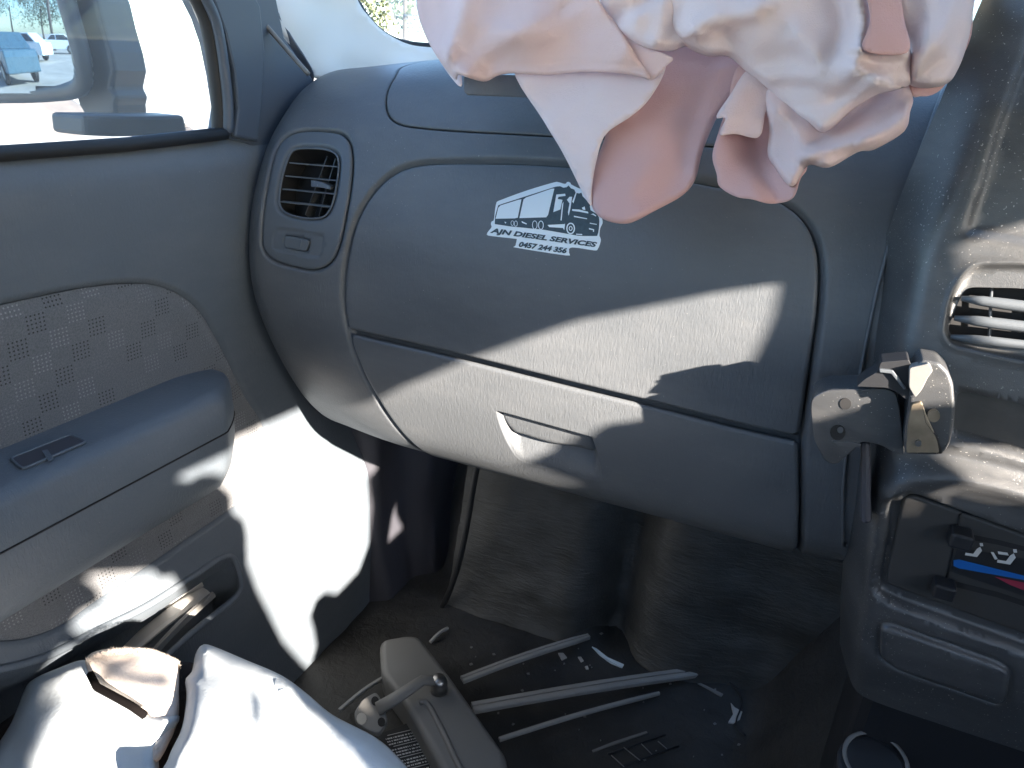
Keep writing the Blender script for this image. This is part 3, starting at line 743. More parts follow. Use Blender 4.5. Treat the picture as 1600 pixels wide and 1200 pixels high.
# roof, rear wall, driver side
ce = DASH.pix([(1492, 100), (1480, 130), (1450, 205), (1420, 285), (1398, 350), (1383, 405), (1370, 455), (1360, 500), (1350, 550), (1338, 620), (1326, 680), (1319, 740), (1317, 800), (1318, 850)])
cep = DASH.at(catmull(ce, 4, closed=False), .0018)
tube('console_edge_bead', cep, .0016, M_dash, dash, seg=8)
box('roof', (.08, -.22, .45), (.66, 0, 0), (0, .74, 0), (0, 0, .012), M_liner, body, .008)
box('rear_wall', (.08, -.98, -.42), (.70, 0, 0), (0, .012, 0), (0, 0, .46), M_liner, body, .008)
box('rear_header', (.08, -.97, .40), (.66, 0, 0), (0, .012, 0), (0, 0, .05), M_liner, body, .008)
box('door_pillar', (-.62, -.62, .0), (.03, 0, 0), (0, .16, 0), (0, 0, .44), M_liner, body, .01)
box('sill', (-.66, .2, -.93), (.06, 0, 0), (0, .8, 0), (0, 0, .05), M_kick, body, .01)

# floor + toeboard + tunnel, one trodden rubber sheet
ZF = -.82
def floor_z(x, y):
    toe = sm(.95, 1.12, y) * .3
    tun = .17 * sm(.03, .17, x)
    ridge = .06 * math.exp(-((x + .235 - .0 * y) / .028) ** 2) * float(sm(.86, .95, y))
    k = .012 * noise.noise((x * 7, y * 7, 1.3)) + .004 * noise.noise((x * 25, y * 25, 4))
    return ZF + max(float(toe), float(tun)) + ridge + k
V = []; F = []; NX, NY = 110, 130
for i in range(NX + 1):
    for j in range(NY + 1):
        x = -.66 + 1.4 * i / NX; y = -.98 + 2.1 * j / NY; V.append((x, y, floor_z(x, y)))
for i in range(NX):
    for j in range(NY): a = i * (NY + 1) + j; F.append([a, a + NY + 1, a + NY + 2, a + 1])
struct(link('floor', V, F, M_floor))
# firewall mat with worn patches
V = []; F = []
def fw(u, v):
    y = .90 + .13 * v + .05 * math.exp(-((u + .175) / .03) ** 2) + .01 * noise.noise((u * 6, v * 6, 0)); z = -.82 + .46 * v ** 1.15
    y -= .03 * float(sm(-.19, -.25, u)) ; y -= .03 * math.exp(-((u + .08) / .07) ** 2) * math.exp(-((v - .3) / .5) ** 2)
    return (u, y + .004 * noise.noise((u * 30, v * 20, 3)), z)
for i in range(61):
    for j in range(41): V.append(fw(-.455 + .72 * i / 60, j / 40 - .02 if j else 0))
for i in range(60):
    for j in range(40): a = i * 41 + j; F.append([a, a + 41, a + 42, a + 1])
link('toeboard', V, F, M_carpet, body)
box('firewall', (.05, 1.14, -.40), (.72, 0, 0), (0, .01, 0), (0, 0, .42), M_kick, body)
# kick panel with its two rounded ribs
def kick_f(y, z): return XD + .045 + .03 * float(sm(.86, .93, y)) + .012 * math.exp(-((y - .90) / .02) ** 2)
V = []; F = []
for i in range(41):
    for j in range(31):
        y = .80 + .32 * i / 40; z = -.86 + .46 * j / 30; V.append((XD - .01 + .05 * float(sm(.80, .84, y)) + .035 * float(sm(.90, .95, y)) + .02 * float(sm(-.7, -.84, z)), y, z))
for i in range(40):
    for j in range(30): a = i * 31 + j; F.append([a, a + 31, a + 32, a + 1])
link('kick_panel', V, F, M_kick, body)
kp = catmull([P_y(np.array([a]), np.array([b]), .86)[0] for a, b in ((746, 725), (738, 770), (728, 830), (714, 890), (695, 940), (668, 985))], 5, closed=False)
tube('door_opening_seal', kp, .005, M_rubber, body, seg=8)


# ------------------------------------------------------------------ centre console
def con_f(u, v):
    u = np.asarray(u, float); v = np.asarray(v, float)
    zk = np.array([-.56, -.50, -.45, -.28, -.17, -.10, -.05, 0, .06, .14])
    xr = np.interp(v, zk, [.125, .11, .102, .080, .071, .070, .081, .088, .098, .112])
    x0 = np.interp(v, zk, [.115, .098, .088, .060, .050, .047, .052, .060, .068, .08])
    yf = np.interp(v, zk, [.64, .59, .580, .572, .584, .602, .614, .630, .665, .74])
    w_ = .012; a = np.clip(.06 - u, -1, 1); c = u - .06
    sa = .5 * (a + np.sqrt(a * a + w_ * w_)) - .0; sc = .5 * (c + np.sqrt(c * c + w_ * w_))
    A = np.stack([x0 - xr, .66 + .0 * v - yf], 1) / .06
    return np.stack([xr + A[:, 0] * sa + sc, yf + A[:, 1] * sa, v], 1)
CON = Surf(con_f, (0, .42), (-.56, .13), 160, 160)
con = thing('centre_console', 'dusty black centre console with air vent, heater sliders and empty radio slot', 'console', (.2, .6, -.56))
def cp(pts, n=4, st=.003): return resample(catmull(CON.pix(pts), n), st)
def cr_(pts, r=.006, st=.003): return resample(rcorner(CON.pix(pts), r), st)
top_rec = cr_([(1700, -120), (1640, -60), (1590, 90), (1552, 190), (1518, 300), (1496, 372), (1600, 388), (1720, 402)], .008)
vent_o = cr_([(1518, 413), (1600, 412), (1720, 425), (1720, 585), (1600, 566), (1485, 540), (1474, 520), (1480, 480), (1490, 450)], .012)
vent_h = cr_([(1512, 448), (1600, 450), (1715, 464), (1715, 552), (1600, 540), (1490, 527), (1483, 515), (1495, 480)], .006, .002)
slot = cr_([(1497, 612), (1600, 634), (1720, 664), (1720, 742), (1600, 708), (1490, 678)], .005)
heat = cr_([(1720, 880), (1600, 836), (1480, 792), (1425, 770), (1398, 768), (1378, 790), (1375, 840), (1362, 900), (1364, 930), (1400, 948), (1600, 1022), (1720, 1070)], .008)
hp = cr_([(1720, 882), (1600, 842), (1480, 798), (1425, 779), (1408, 784), (1398, 830), (1384, 890), (1380, 918), (1440, 942), (1600, 1000), (1720, 1045)], .005)
binp = cr_([(1374, 974), (1392, 974), (1560, 1034), (1582, 1048), (1576, 1092), (1560, 1102), (1400, 1046), (1372, 1024)], .006)
ridge = catmull(CON.pix([(1395, 770), (1420, 748), (1480, 742), (1540, 752), (1600, 768), (1720, 802)]), 5, closed=False)
ridge2 = catmull(CON.pix([(1470, 690), (1485, 693), (1540, 706), (1600, 722), (1720, 757)]), 5, closed=False)
def con_h(uv):
    h = np.zeros(len(uv))
    d = sdf(top_rec, uv); h -= .007 * (1 - sm(-.010, .0, d))
    d = sdf(vent_o, uv); h -= .006 * (1 - sm(-.004, .0005, d)); h += .0015 * np.exp(-((d - .001) / .002) ** 2)
    d = sdf(slot, uv); h -= .014 * (1 - sm(-.0015, .001, d))
    d = dline(ridge, uv); h += .011 * np.exp(-(d / .010) ** 2)
    d = dline(ridge2, uv); h += .004 * np.exp(-(d / .004) ** 2)
    d = sdf(heat, uv); h -= .012 * (1 - sm(-.003, .0015, d))
    d = sdf(binp, uv); h -= .003 * np.exp(-(d / .0015) ** 2) - .004 * (1 - sm(-.004, 0, d))
    return h
cb = [(.001, v) for v in np.linspace(.128, -.50, 90)] + [(u, -.50 - .0) for u in np.linspace(.004, .41, 60)] + [(.415, v) for v in np.linspace(-.49, .12, 60)] + [(u, .128) for u in np.linspace(.41, .004, 60)]
relief('console_bezel', CON, cb, con_h, M_bezel, con, step=.0055,
       loops=rings(top_rec, [-.010, -.006, -.003, 0]) + rings(vent_o, [-.004, -.0025, -.001, .0005, .002, .004]) + rings(slot, [-.0015, 0, .001]) + [(ridge, False), (ridge2, False)] + rings(heat, [-.003, -.0015, 0, .0015]) + rings(binp, [-.004, -.002, -.0005, .0, .0015, .003]), holes=[vent_h])
V = []; n = len(vent_h)
for h in (-.0055, -.022): V += CON.at(vent_h, h).tolist()
F = [[i, (i + 1) % n, n + (i + 1) % n, n + i] for i in range(n)] + [[n + i for i in range(n)]]
cv = link('console_vent', V, F, M_void, con, smooth=False)
for (a, b, hw) in (((1503, 466), (1712, 493), .0042), ((1492, 497), (1712, 524), .0042), ((1486, 526), (1712, 552), .0036)):
    q = CON.pix([a, b]); hs = np.linspace(0, 1, 7)[:, None]; c = q[0] * (1 - hs) + q[1] * hs
    P = CON.at(c, -.003); tube('slat', P, [hw * k for k in (.45, .9, 1, 1, 1, 1, 1)], M_vent, cv, seg=10)
for px in (1556, 1640):
    q = CON.pix([(px, 448), (px - 4, 540)]); P = CON.at(q, -.014); tube('vane', P, .0012, M_vent, cv, seg=6)
sf = relief('radio_blank', CON, safe_offset(slot, -.0012), -.011, mat('dusty_blank', (.06, .057, .053), .6, [((60, 200, 200), .3, .001, 'noise')], var=.3, var_scale=40), con, step=.006)
sf['label'] = 'scratched dusty blank in the radio slot'
hpan = panel('heater_panel', CON, hp, -.0065, .003, M_panel, con, step=.006, back=0)
def onp(pts, h, n=0, st=.002):
    q = CON.pix(pts)
    if n: q = catmull(q, n)
    return CON.at(q, h)
def decal(name, pts, h, m, par, surf=CON, rc=0):
    q = surf.pix(pts)
    if rc: q = rcorner(q, rc, 3)
    q = resample(q, .0015 if rc else .004) if rc else q
    V = surf.at(q, h); n_ = len(V); r = delaunay_2d_cdt([Vector(p) for p in q], [(i, (i + 1) % n_) for i in range(n_)], [], 1, 1e-8)
    uv = np.array([tuple(v) for v in r[0]]); o = link(name, surf.at(uv, h), [list(f) if surf.sgn > 0 else list(f)[::-1] for f in r[2]], m, par, smooth=False); return o
tube('slider_frame', onp([(1720, 850), (1600, 836), (1545, 818), (1505, 807), (1500, 812), (1496, 840), (1488, 880), (1480, 910)], -.0058), .0007, M_void, hpan, seg=6)
decal('slider_slot', [(1500, 838), (1560, 850), (1720, 890), (1720, 897), (1560, 858), (1500, 847)], -.0060, M_void, hpan)
decal('slider_slot', [(1480, 912), (1560, 932), (1720, 985), (1720, 994), (1560, 941), (1480, 921)], -.0060, M_void, hpan)
decal('display_strip', [(1497, 862), (1600, 880), (1720, 908), (1720, 972), (1600, 938), (1486, 900)], -.0061, M_dark, hpan)
def wedge(px0, m, h):
    return decal('cold_mark' if m is M_blue else 'hot_mark', px0, h, m, hpan)
wedge([(1491, 882), (1500, 881), (1600, 906), (1720, 938), (1720, 942), (1600, 913), (1500, 895), (1491, 891)], M_blue, -.0058)
wedge([(1556, 908), (1600, 917), (1720, 946), (1720, 962), (1600, 929), (1580, 921)], M_red, -.0058)
for i, (cx, cy, w_) in enumerate(((1524, 867, 1.0), (1576, 878, 1.1))):
    S_ = lambda pts: [(cx + a * w_, cy + b * w_) for a, b in pts]
    decal('airflow_icon', S_([(-14, 3), (-2, 5), (4, -3), (9, -6), (12, 0), (4, 10), (-8, 8), (-15, 7)]), -.0057, M_icon, hpan)
    decal('airflow_icon', S_([(8, -12), (13, -12), (14, -7), (9, -7)]), -.0057, M_icon, hpan)
    if i:
        decal('airflow_icon', S_([(-24, -8), (-20, -8), (-14, 2), (-18, 3)]), -.0057, M_icon, hpan)
        decal('airflow_icon', S_([(-14, -9), (0, -7), (2, -3), (-13, -5)]), -.0057, M_icon, hpan)
def knob(cx, cy, par):
    c = CON.pix([(cx, cy)]); a = CON.at(c, -.007)[0]; nrm = CON.at(c, .0)[0] - a; nrm /= np.linalg.norm(nrm)
    ax = np.array([1, 0, -.0]); ax = ax - nrm * ax.dot(nrm); ax /= np.linalg.norm(ax); az = np.cross(nrm, ax)
    return box('slider_knob', a + nrm * .009, ax * .0078, az * .0065, nrm * .008, M_dark, par, .0022, 3)
knob(1500, 838, hpan); knob(1474, 917, hpan)
panel('storage_bin', CON, safe_offset(binp, -.0008), .0005, .004, M_dark, con, step=.006, back=0)
# lower carrier below the bezel
box('console_carrier', (.29, .66, -.60), (.17, 0, -.0), (0, .06, 0), (0, 0, .12), M_dark, con, .02, 3)

# ------------------------------------------------------------------ broken phone clamp on the console edge
clampo = thing('phone_clamp', 'broken black phone clamp with screws, fixed to the left edge of the console', 'phone holder', (.09, .53, -.30))
YC = .538; YA = .554
def pc(pts, y=YC, r=0, k=4):
    p = rcorner(pts, r, 4) if r else np.array(pts, float)
    return P_y(p[:, 0], p[:, 1], y)
arm_ = prism('clamp_arm', pc([(1266, 640), (1268, 622), (1290, 610), (1385, 607), (1400, 614), (1406, 640), (1412, 690), (1414, 712), (1398, 708), (1375, 695), (1345, 690), (1338, 700), (1305, 728), (1290, 722), (1272, 690)], YA, 10), (0, .034, 0), M_bezel, clampo, bev=.009, seg=5, loc=None, smooth=True)
def holec(cx, cy, rpx, m, par, y, nm='screw_hole'):
    r = [(cx + rpx * math.cos(2 * math.pi * k / 14), cy + rpx * math.sin(2 * math.pi * k / 14)) for k in range(14)]
    return prism(nm, pc(r, y), (0, .002, 0), m, par)
holec(1321, 631, 9, M_void, arm_, YA - .0006)
holec(1309, 676, 12, M_void, arm_, YA - .0006)
holec(1313, 672, 5, M_metal, arm_, YA - .0012, 'screw')
prism('notch', pc([(1300, 690), (1330, 690), (1346, 694), (1344, 700), (1310, 698)], YA - .001), (0, .002, 0), M_bezel, arm_, bev=.0005)
plate = prism('clamp_plate', pc([(1418, 640), (1424, 590), (1432, 572), (1440, 563), (1468, 567), (1482, 580), (1490, 600), (1493, 640), (1486, 690), (1478, 706), (1466, 712), (1440, 711), (1416, 710), (1412, 690)], YC + .004, 6), (0, .030, 0), M_bezel, clampo, bev=.005, seg=4)
prism('jaw_plate', pc([(1424, 632), (1440, 628), (1450, 655), (1466, 690), (1468, 708), (1416, 708), (1418, 670)], YC + .001, 4), (0, .004, 0), M_brass, plate, bev=.0006)
holec(1459, 650, 10, M_brass, plate, YC + .001, 'screw'); holec(1435, 693, 5, M_metal, plate, YC - .001, 'screw')
tube('crack', pc([(1440, 633), (1446, 660), (1462, 682), (1470, 708)], YC + .002), .0011, M_void, plate, seg=6)
prism('jaw_spring', pc([(1421, 575), (1452, 568), (1458, 580), (1450, 590), (1440, 610), (1430, 622), (1420, 605)], YC + .0, 4), (0, .01, 0), M_grey, clampo, bev=.001)
clip = prism('clip', pc([(1338, 604), (1352, 592), (1372, 580), (1376, 566), (1420, 562), (1428, 580), (1424, 600), (1430, 616), (1420, 628), (1400, 612), (1385, 606)], YC + .006, 3), (0, .02, 0), M_dark, clampo, bev=.002)
prism('clip_edge', pc([(1374, 577), (1395, 579), (1404, 590), (1416, 608), (1412, 609), (1400, 594), (1392, 584), (1374, 582)], YC + .0035), (0, .004, 0), M_vent, clip, bev=.0005)
prism('clamp_stem', pc([(1345, 690), (1360, 692), (1362, 820), (1345, 820)], YC + .03), (0, .03, 0), M_kick, clampo, bev=.004)

# ------------------------------------------------------------------ sticker
BG = {}
def bvh_of(o):
    dg = bpy.context.evaluated_depsgraph_get(); me = o.data
    off = np.array(wloc(o)); return BVHTree.FromPolygons([v.co + Vector(off) for v in me.vertices], [p.vertices[:] for p in me.polygons])
lid_b = bvh_of(lid)
def onlid(pts, lift):
    out = []
    for px, py in pts:
        d = Vector(ray(px, py)).normalized(); loc, nr, i, t = lid_b.ray_cast(Vector((0, 0, 0)), d)
        if loc is None: loc = Vector(P_y(np.array([px]), np.array([py]), .63)[0]); nr = Vector((0, -1, 0))
        out.append(np.array(loc) - np.array(d) * lift)
    return np.array(out)
stick = thing('sticker', 'white die-cut sticker with dark truck drawing and lettering on the glove box lid', 'sticker', tuple(onlid([(852, 345)], .0004)[0]))
def flat(name, px, lift, m, par=stick, fine=6, holes=()):
    q = np.array(px, float)
    if fine: q = resample(q, fine)
    n_ = len(q); mn, mx = q.min(0), q.max(0); gx, gy = np.meshgrid(np.arange(mn[0], mx[0], 9), np.arange(mn[1], mx[1], 9)); g = np.stack([gx.ravel(), gy.ravel()], 1)
    g = g[inside(q, g) & (dline(q, g, closed=True) > 2)]
    r = delaunay_2d_cdt([Vector(p) for p in np.vstack([q, g])], [(i, (i + 1) % n_) for i in range(n_)], [], 1, 1e-6)
    v = np.array([tuple(p) for p in r[0]]); F = [list(f)[::-1] for f in r[2]]
    cen = np.array([v[f].mean(0) for f in F]); F = [f for f, k in zip(F, inside(q, cen)) if k]
    return link(name, onlid(v, lift), F, m, par, smooth=False)
def zz(pts): return [(740 + x * .1375, 260 + y * .1375) for x, y in pts]
flat('backing', catmull(zz([(150, 775), (165, 740), (205, 690), (195, 655), (205, 625), (230, 610), (245, 480), (262, 410), (300, 385), (600, 275), (900, 185), (960, 178), (1040, 200), (1060, 178), (1095, 178), (1110, 205), (1200, 250), (1240, 260), (1260, 310), (1320, 370), (1345, 450), (1420, 510), (1450, 560), (1468, 640), (1440, 700), (1430, 790), (1446, 820), (1440, 870), (1410, 940), (1370, 955), (1110, 920), (1085, 985), (1050, 1012), (490, 925), (475, 905), (490, 830), (470, 822), (190, 790)]), 3), .0004, M_white, fine=3)
flat('truck_print', zz([(240, 655), (245, 560), (280, 440), (560, 350), (930, 230), (985, 225), (1000, 240), (1055, 245), (1060, 215), (1080, 215), (1085, 240), (1150, 265), (1160, 300), (1200, 310), (1205, 290), (1225, 292), (1230, 330), (1290, 390), (1300, 405), (1320, 400), (1330, 420), (1318, 470), (1325, 495), (1400, 540), (1430, 590), (1425, 700), (1410, 790), (1200, 790), (1000, 755), (800, 720), (400, 680)]), .0007, M_ink)
flat('trailer_side', zz([(250, 595), (285, 450), (545, 368), (500, 590)]), .0010, M_white)
flat('trailer_side', zz([(520, 588), (570, 362), (920, 242), (840, 578)]), .0010, M_white)
for p in ([(905, 520), (940, 320), (1040, 310), (1045, 335), (965, 345), (955, 370), (1010, 380), (985, 490)], [(1060, 380), (1090, 345), (1120, 345), (1100, 480), (1080, 560), (1072, 520), (1090, 420)],
          [(1120, 485), (1200, 490), (1300, 515), (1305, 535), (1200, 515), (1120, 505)], [(1330, 545), (1360, 535), (1395, 560), (1390, 568), (1350, 548)], [(1230, 470), (1262, 455), (1270, 495), (1240, 490)],
          [(1005, 430), (1022, 400), (1000, 615), (988, 612)], [(1165, 765), (1235, 768), (1232, 782), (1165, 775)], [(1310, 700), (1370, 715), (1368, 745), (1355, 742), (1358, 725), (1312, 715)], [(840, 665), (1030, 655), (1040, 650), (1030, 725), (1015, 700), (860, 690)],
          [(545, 620), (605, 650), (600, 660), (550, 640)], [(350, 628), (372, 635), (362, 650)], [(1120, 400), (1160, 300), (1170, 305), (1135, 420)], [(1140, 560), (1290, 590), (1288, 600), (1140, 575)], [(1320, 640), (1400, 655), (1400, 664), (1320, 650)]):
    flat('print_highlight', zz(p), .0010, M_white, fine=0)
def ringdec(cx, cy, rx, ry, wd):
    a = np.linspace(0, 2 * math.pi, 21)[:-1]
    o_ = [(cx + rx * math.cos(t), cy + ry * math.sin(t)) for t in a]; i_ = [(cx + (rx - wd) * math.cos(t), cy + (ry - wd) * math.sin(t)) for t in a]
    V = onlid(zz(o_ + i_), .0012); n_ = 20; link('wheel_print', V, [[i, n_ + i, n_ + (i + 1) % n_, (i + 1) % n_] for i in range(n_)], M_white, stick, smooth=False)
for a in ((1103, 705, 50, 66, 14), (1103, 705, 22, 28, 10), (765, 668, 32, 52, 9), (695, 665, 30, 50, 7), (480, 650, 20, 34, 6), (440, 645, 18, 30, 5)): ringdec(*a)
def text(body_, p0, p1, hpx, name):
    cu = bpy.data.curves.new('t', 'FONT'); cu.body = body_; cu.offset = .045; cu.shear = .25; cu.resolution_u = 3
    o = bpy.data.objects.new('t', cu); SC.collection.objects.link(o); dg = bpy.context.evaluated_depsgraph_get(); dg.update()
    me = bpy.data.meshes.new_from_object(o.evaluated_get(dg)); V = np.array([tuple(v.co)[:2] for v in me.vertices]); F = [list(p.vertices) for p in me.polygons]
    bpy.data.objects.remove(o); bpy.data.curves.remove(cu)
    mn, mx = V.min(0), V.max(0); p0 = np.array(p0, float); p1 = np.array(p1, float); e = p1 - p0; up = np.array([e[1], -e[0]]) / np.linalg.norm(e) * hpx
    q = (V - mn) / (mx - mn); px = p0 + q[:, :1] * e + q[:, 1:] * up
    return link(name, onlid(px, .0009), F, M_ink, stick, smooth=False)
text('AJN DIESEL SERVICES', zz([(183, 772)])[0], zz([(1395, 938)])[0], 10.6, 'lettering')
text('0457 244 356', zz([(510, 915)])[0], zz([(1055, 992)])[0], 9.0, 'phone_number')

# ------------------------------------------------------------------ deployed passenger airbag
bag = thing('airbag', 'deployed pink passenger airbag hanging crumpled over the dashboard top', 'airbag', (-.05, .62, -.2))
NZ = [(7, .003), (14, -.0055), (30, -.001)]
def bagpart(nm, *a, **k):
    k.setdefault('nz', NZ); k.setdefault('step', 6.5); return sheet(nm, *a, parent=bag, **k)
# right hand loose flap, inner face
bagpart('inner_panel', [(1160, 100), (1135, 170), (1120, 215), (1113, 245), (1120, 272), (1124, 291), (1150, 307), (1175, 311), (1205, 318), (1238, 310), (1250, 280), (1262, 250), (1240, 150)],
        [(1160, 110, .55), (1115, 245, .545), (1200, 316, .515), (1245, 300, .51), (1180, 210, .56), (1250, 200, .53)], M_bag_shade, folds=[([(1185, 215), (1190, 260), (1215, 315)], -.012, 18, 30)])
bagpart('front_flap', [(948, 207), (930, 258), (922, 300), (928, 328), (945, 343), (970, 349), (990, 346), (1025, 328), (1066, 305), (1086, 280), (1096, 240), (1112, 200), (1122, 180), (1145, 145), (1175, 105), (1150, 50), (1030, 50), (960, 130)],
        [(948, 207, .590), (925, 300, .574), (975, 349, .556), (1066, 305, .556), (1096, 240, .565), (1170, 110, .572), (1040, 60, .605), (980, 120, .605), (1010, 240, .572)], M_bag_shade,
        folds=[([(1110, 110), (1080, 200), (1040, 330)], -.006, 40, 40), ([(1125, 110), (1100, 190), (1085, 270)], .005, 12, 20)], roll=.004, rollw=8)
bagpart('strap_panel', [(1172, 108), (1205, 143), (1196, 175), (1186, 214), (1150, 209), (1124, 210), (1134, 184), (1119, 183), (1140, 150)],
        [(1172, 108, .548), (1205, 143, .54), (1186, 214, .535), (1124, 210, .54), (1119, 183, .545)], M_bag, folds=[([(1180, 120), (1150, 160), (1128, 205)], .004, 14, 20)])
# pointed panel falling from the hem
bagpart('pointed_flap', [(803, 108), (850, 190), (880, 240), (921, 320), (924, 296), (932, 250), (946, 210), (985, 182), (1010, 160), (1032, 126), (1041, 100), (1036, 88), (1000, 80), (940, 80), (860, 85)],
        [(803, 108, .625), (880, 240, .590), (921, 320, .572), (946, 210, .575), (1041, 100, .572), (1000, 80, .592), (900, 100, .612), (860, 85, .625), (940, 80, .605)], M_bag3, step=9,
        folds=[([(860, 215), (910, 250), (930, 300)], .003, 10, 16), ([(1030, 110), (1000, 118), (900, 113)], -.003, 14, 14)])
bagpart('fold_lining', [(955, 38), (1000, 70), (1040, 85), (1052, 92), (1040, 104), (1022, 124), (1008, 122), (985, 95), (950, 60)], [(955, 38, .572), (1040, 100, .560), (985, 95, .575)], M_bag)
# left main hem panel
bagpart('hem_panel', [(640, -60), (650, -10), (655, 25), (668, 62), (690, 98), (712, 124), (716, 116), (735, 122), (758, 127), (780, 117), (805, 114), (850, 117), (905, 112), (960, 113), (1000, 119), (1016, 122), (995, 90), (968, 45), (935, 0), (915, -60)],
        [(640, -60, .68), (655, 25, .67), (712, 124, .635), (758, 127, .63), (905, 112, .59), (1016, 122, .562), (968, 45, .565), (935, 0, .57), (915, -60, .58), (800, 40, .595), (740, 20, .61)], M_bag,
        folds=[([(735, -60), (722, 10), (708, 60), (704, 92), (722, 118)], .014, 7, 26), ([(672, -40), (690, 40), (700, 90)], .008, 12, 10), ([(740, 127), (752, 90), (790, 60), (860, 20)], .006, 16, 26), ([(800, 104), (900, 100), (1000, 106)], -.0025, 7, 5), ([(760, 40), (830, 60), (900, 20)], .004, 18, 14)], roll=.004, rollw=6)
bagpart('side_panel', [(655, -60), (650, 0), (662, 50), (690, 100), (715, 133), (722, 130), (716, 100), (690, 40), (690, -60)], [(655, -60, .70), (662, 50, .69), (718, 131, .655), (690, 0, .69)], M_bag3)
# centre top
bagpart('top_panel', [(900, -60), (935, -5), (955, 42), (985, 62), (1010, 74), (1045, 80), (1070, 72), (1100, 70), (1160, 20), (1150, -60)],
        [(900, -60, .57), (955, 42, .566), (1045, 80, .548), (1070, 72, .545), (1150, -60, .55), (1000, 10, .55)], M_bag3, roll=.012, rollw=14,
        folds=[([(960, 30), (1000, 5), (1050, -30)], -.010, 12, 20), ([(1020, 75), (1035, 40), (1040, 0)], .008, 18, 14)])
# right hand big lobe
bagpart('lower_lobe', [(1200, 130), (1203, 200), (1200, 240), (1212, 262), (1238, 292), (1262, 258), (1296, 261), (1340, 237), (1366, 233), (1412, 205), (1421, 175), (1425, 150), (1400, 110), (1300, 100)],
        [(1200, 150, .535), (1205, 240, .53), (1238, 292, .505), (1262, 258, .50), (1296, 261, .485), (1366, 233, .48), (1412, 205, .485), (1425, 150, .50), (1300, 150, .52)], M_bag, roll=.010, rollw=9,
        folds=[([(1215, 175), (1240, 205), (1262, 240), (1280, 252)], .006, 9, 14), ([(1255, 245), (1300, 232), (1350, 218), (1400, 195), (1418, 170)], .012, 9, 10), ([(1290, 215), (1330, 185), (1370, 150)], -.014, 16, 26), ([(1340, 238), (1350, 222)], .003, 6, 8)])
bagpart('upper_lobe', [(1045, -60), (1042, 15), (1046, 42), (1070, 70), (1105, 87), (1138, 88), (1165, 110), (1200, 140), (1225, 170), (1262, 190), (1282, 206), (1300, 200), (1330, 172), (1368, 148), (1400, 140), (1424, 128), (1424, 90), (1412, 40), (1400, -10), (1398, -60)],
        [(1042, 15, .545), (1105, 87, .54), (1200, 140, .527), (1282, 206, .50), (1424, 128, .48), (1400, -10, .485), (1200, 30, .505), (1300, 80, .49), (1380, 100, .478), (1100, 30, .525), (1300, -20, .49)], M_bag3, roll=.018, rollw=12,
        folds=[([(1340, -40), (1350, 30), (1342, 80), (1345, 110), (1385, 128)], .016, 26, 7), ([(1345, 82), (1380, 86), (1418, 84)], .010, 6, 20), ([(1090, 50), (1130, 30), (1180, 20)], .010, 12, 24), ([(1110, 45), (1140, 60), (1160, 95)], -.006, 14, 10),
               ([(1250, 60), (1290, 95), (1330, 110)], .010, 18, 26), ([(1200, 120), (1260, 120), (1320, 135), (1370, 130)], .007, 12, 20), ([(1290, -30), (1320, 40), (1300, 90)], -.008, 18, 22), ([(1230, 170), (1290, 165), (1340, 130)], -.006, 12, 14)])
bagpart('fold_panel', [(1352, -40), (1360, 30), (1350, 78), (1418, 82), (1412, 30), (1396, -40)], [(1352, -40, .470), (1350, 78, .459), (1418, 82, .464), (1396, -40, .472)], M_bag_shade)
bagpart('end_lobe', [(1390, -60), (1402, 10), (1414, 60), (1422, 100), (1420, 128), (1440, 137), (1478, 131), (1496, 108), (1510, 70), (1519, 20), (1519, -60)],
        [(1390, -60, .50), (1414, 60, .49), (1420, 128, .487), (1478, 131, .48), (1510, 70, .488), (1519, -20, .495), (1460, 60, .473)], M_bag3, roll=.016, rollw=12,
        folds=[([(1430, 110), (1465, 70), (1490, 10), (1500, -40)], .008, 9, 18), ([(1440, -40), (1450, 30), (1430, 100)], .006, 14, 14)])
bagpart('neck_cloth', [(1505, -60), (1519, 40), (1500, 95), (1470, 140), (1440, 150), (1420, 130), (1400, -60)], [(1505, -60, .52), (1500, 95, .51), (1440, 150, .51), (1400, -60, .52)], M_bag_shade)

# ------------------------------------------------------------------ torn seat cushion at the near left
seat = thing('passenger_seat', 'passenger seat cushion with torn pale cover and tan fleece in the near left corner', 'seat', (-.3, .1, -.82))
NS = [(8, .0015), (40, .0002)]
def sp(nm, *a, **k):
    k.setdefault('nz', NS); k.setdefault('step', 10); return sheet(nm, *a, parent=seat, **k)
sp('seat_cover', [(-60, 1260), (-20, 1190), (18, 1130), (38, 1080), (52, 1062), (90, 1045), (135, 1032), (160, 1060), (200, 1080), (232, 1110), (280, 1120), (250, 1170), (215, 1260)],
   [(-20, 1190, .60), (52, 1062, .66), (135, 1032, .66), (232, 1110, .60), (235, 1220, .55), (100, 1150, .585)], M_seat, roll=.02, rollw=16, folds=[([(30, 1220), (60, 1150), (90, 1090)], .006, 20, 30)])
sp('fleece_patch', [(136, 1032), (150, 1020), (190, 1014), (235, 1016), (266, 1028), (276, 1040), (277, 1080), (276, 1120), (264, 1155), (240, 1190), (232, 1120), (215, 1100), (180, 1080), (150, 1068), (136, 1052)],
   [(136, 1040, .655), (190, 1014, .665), (280, 1040, .645), (276, 1155, .58), (200, 1060, .62)], M_fleece, roll=.015, rollw=10, thick=.003)
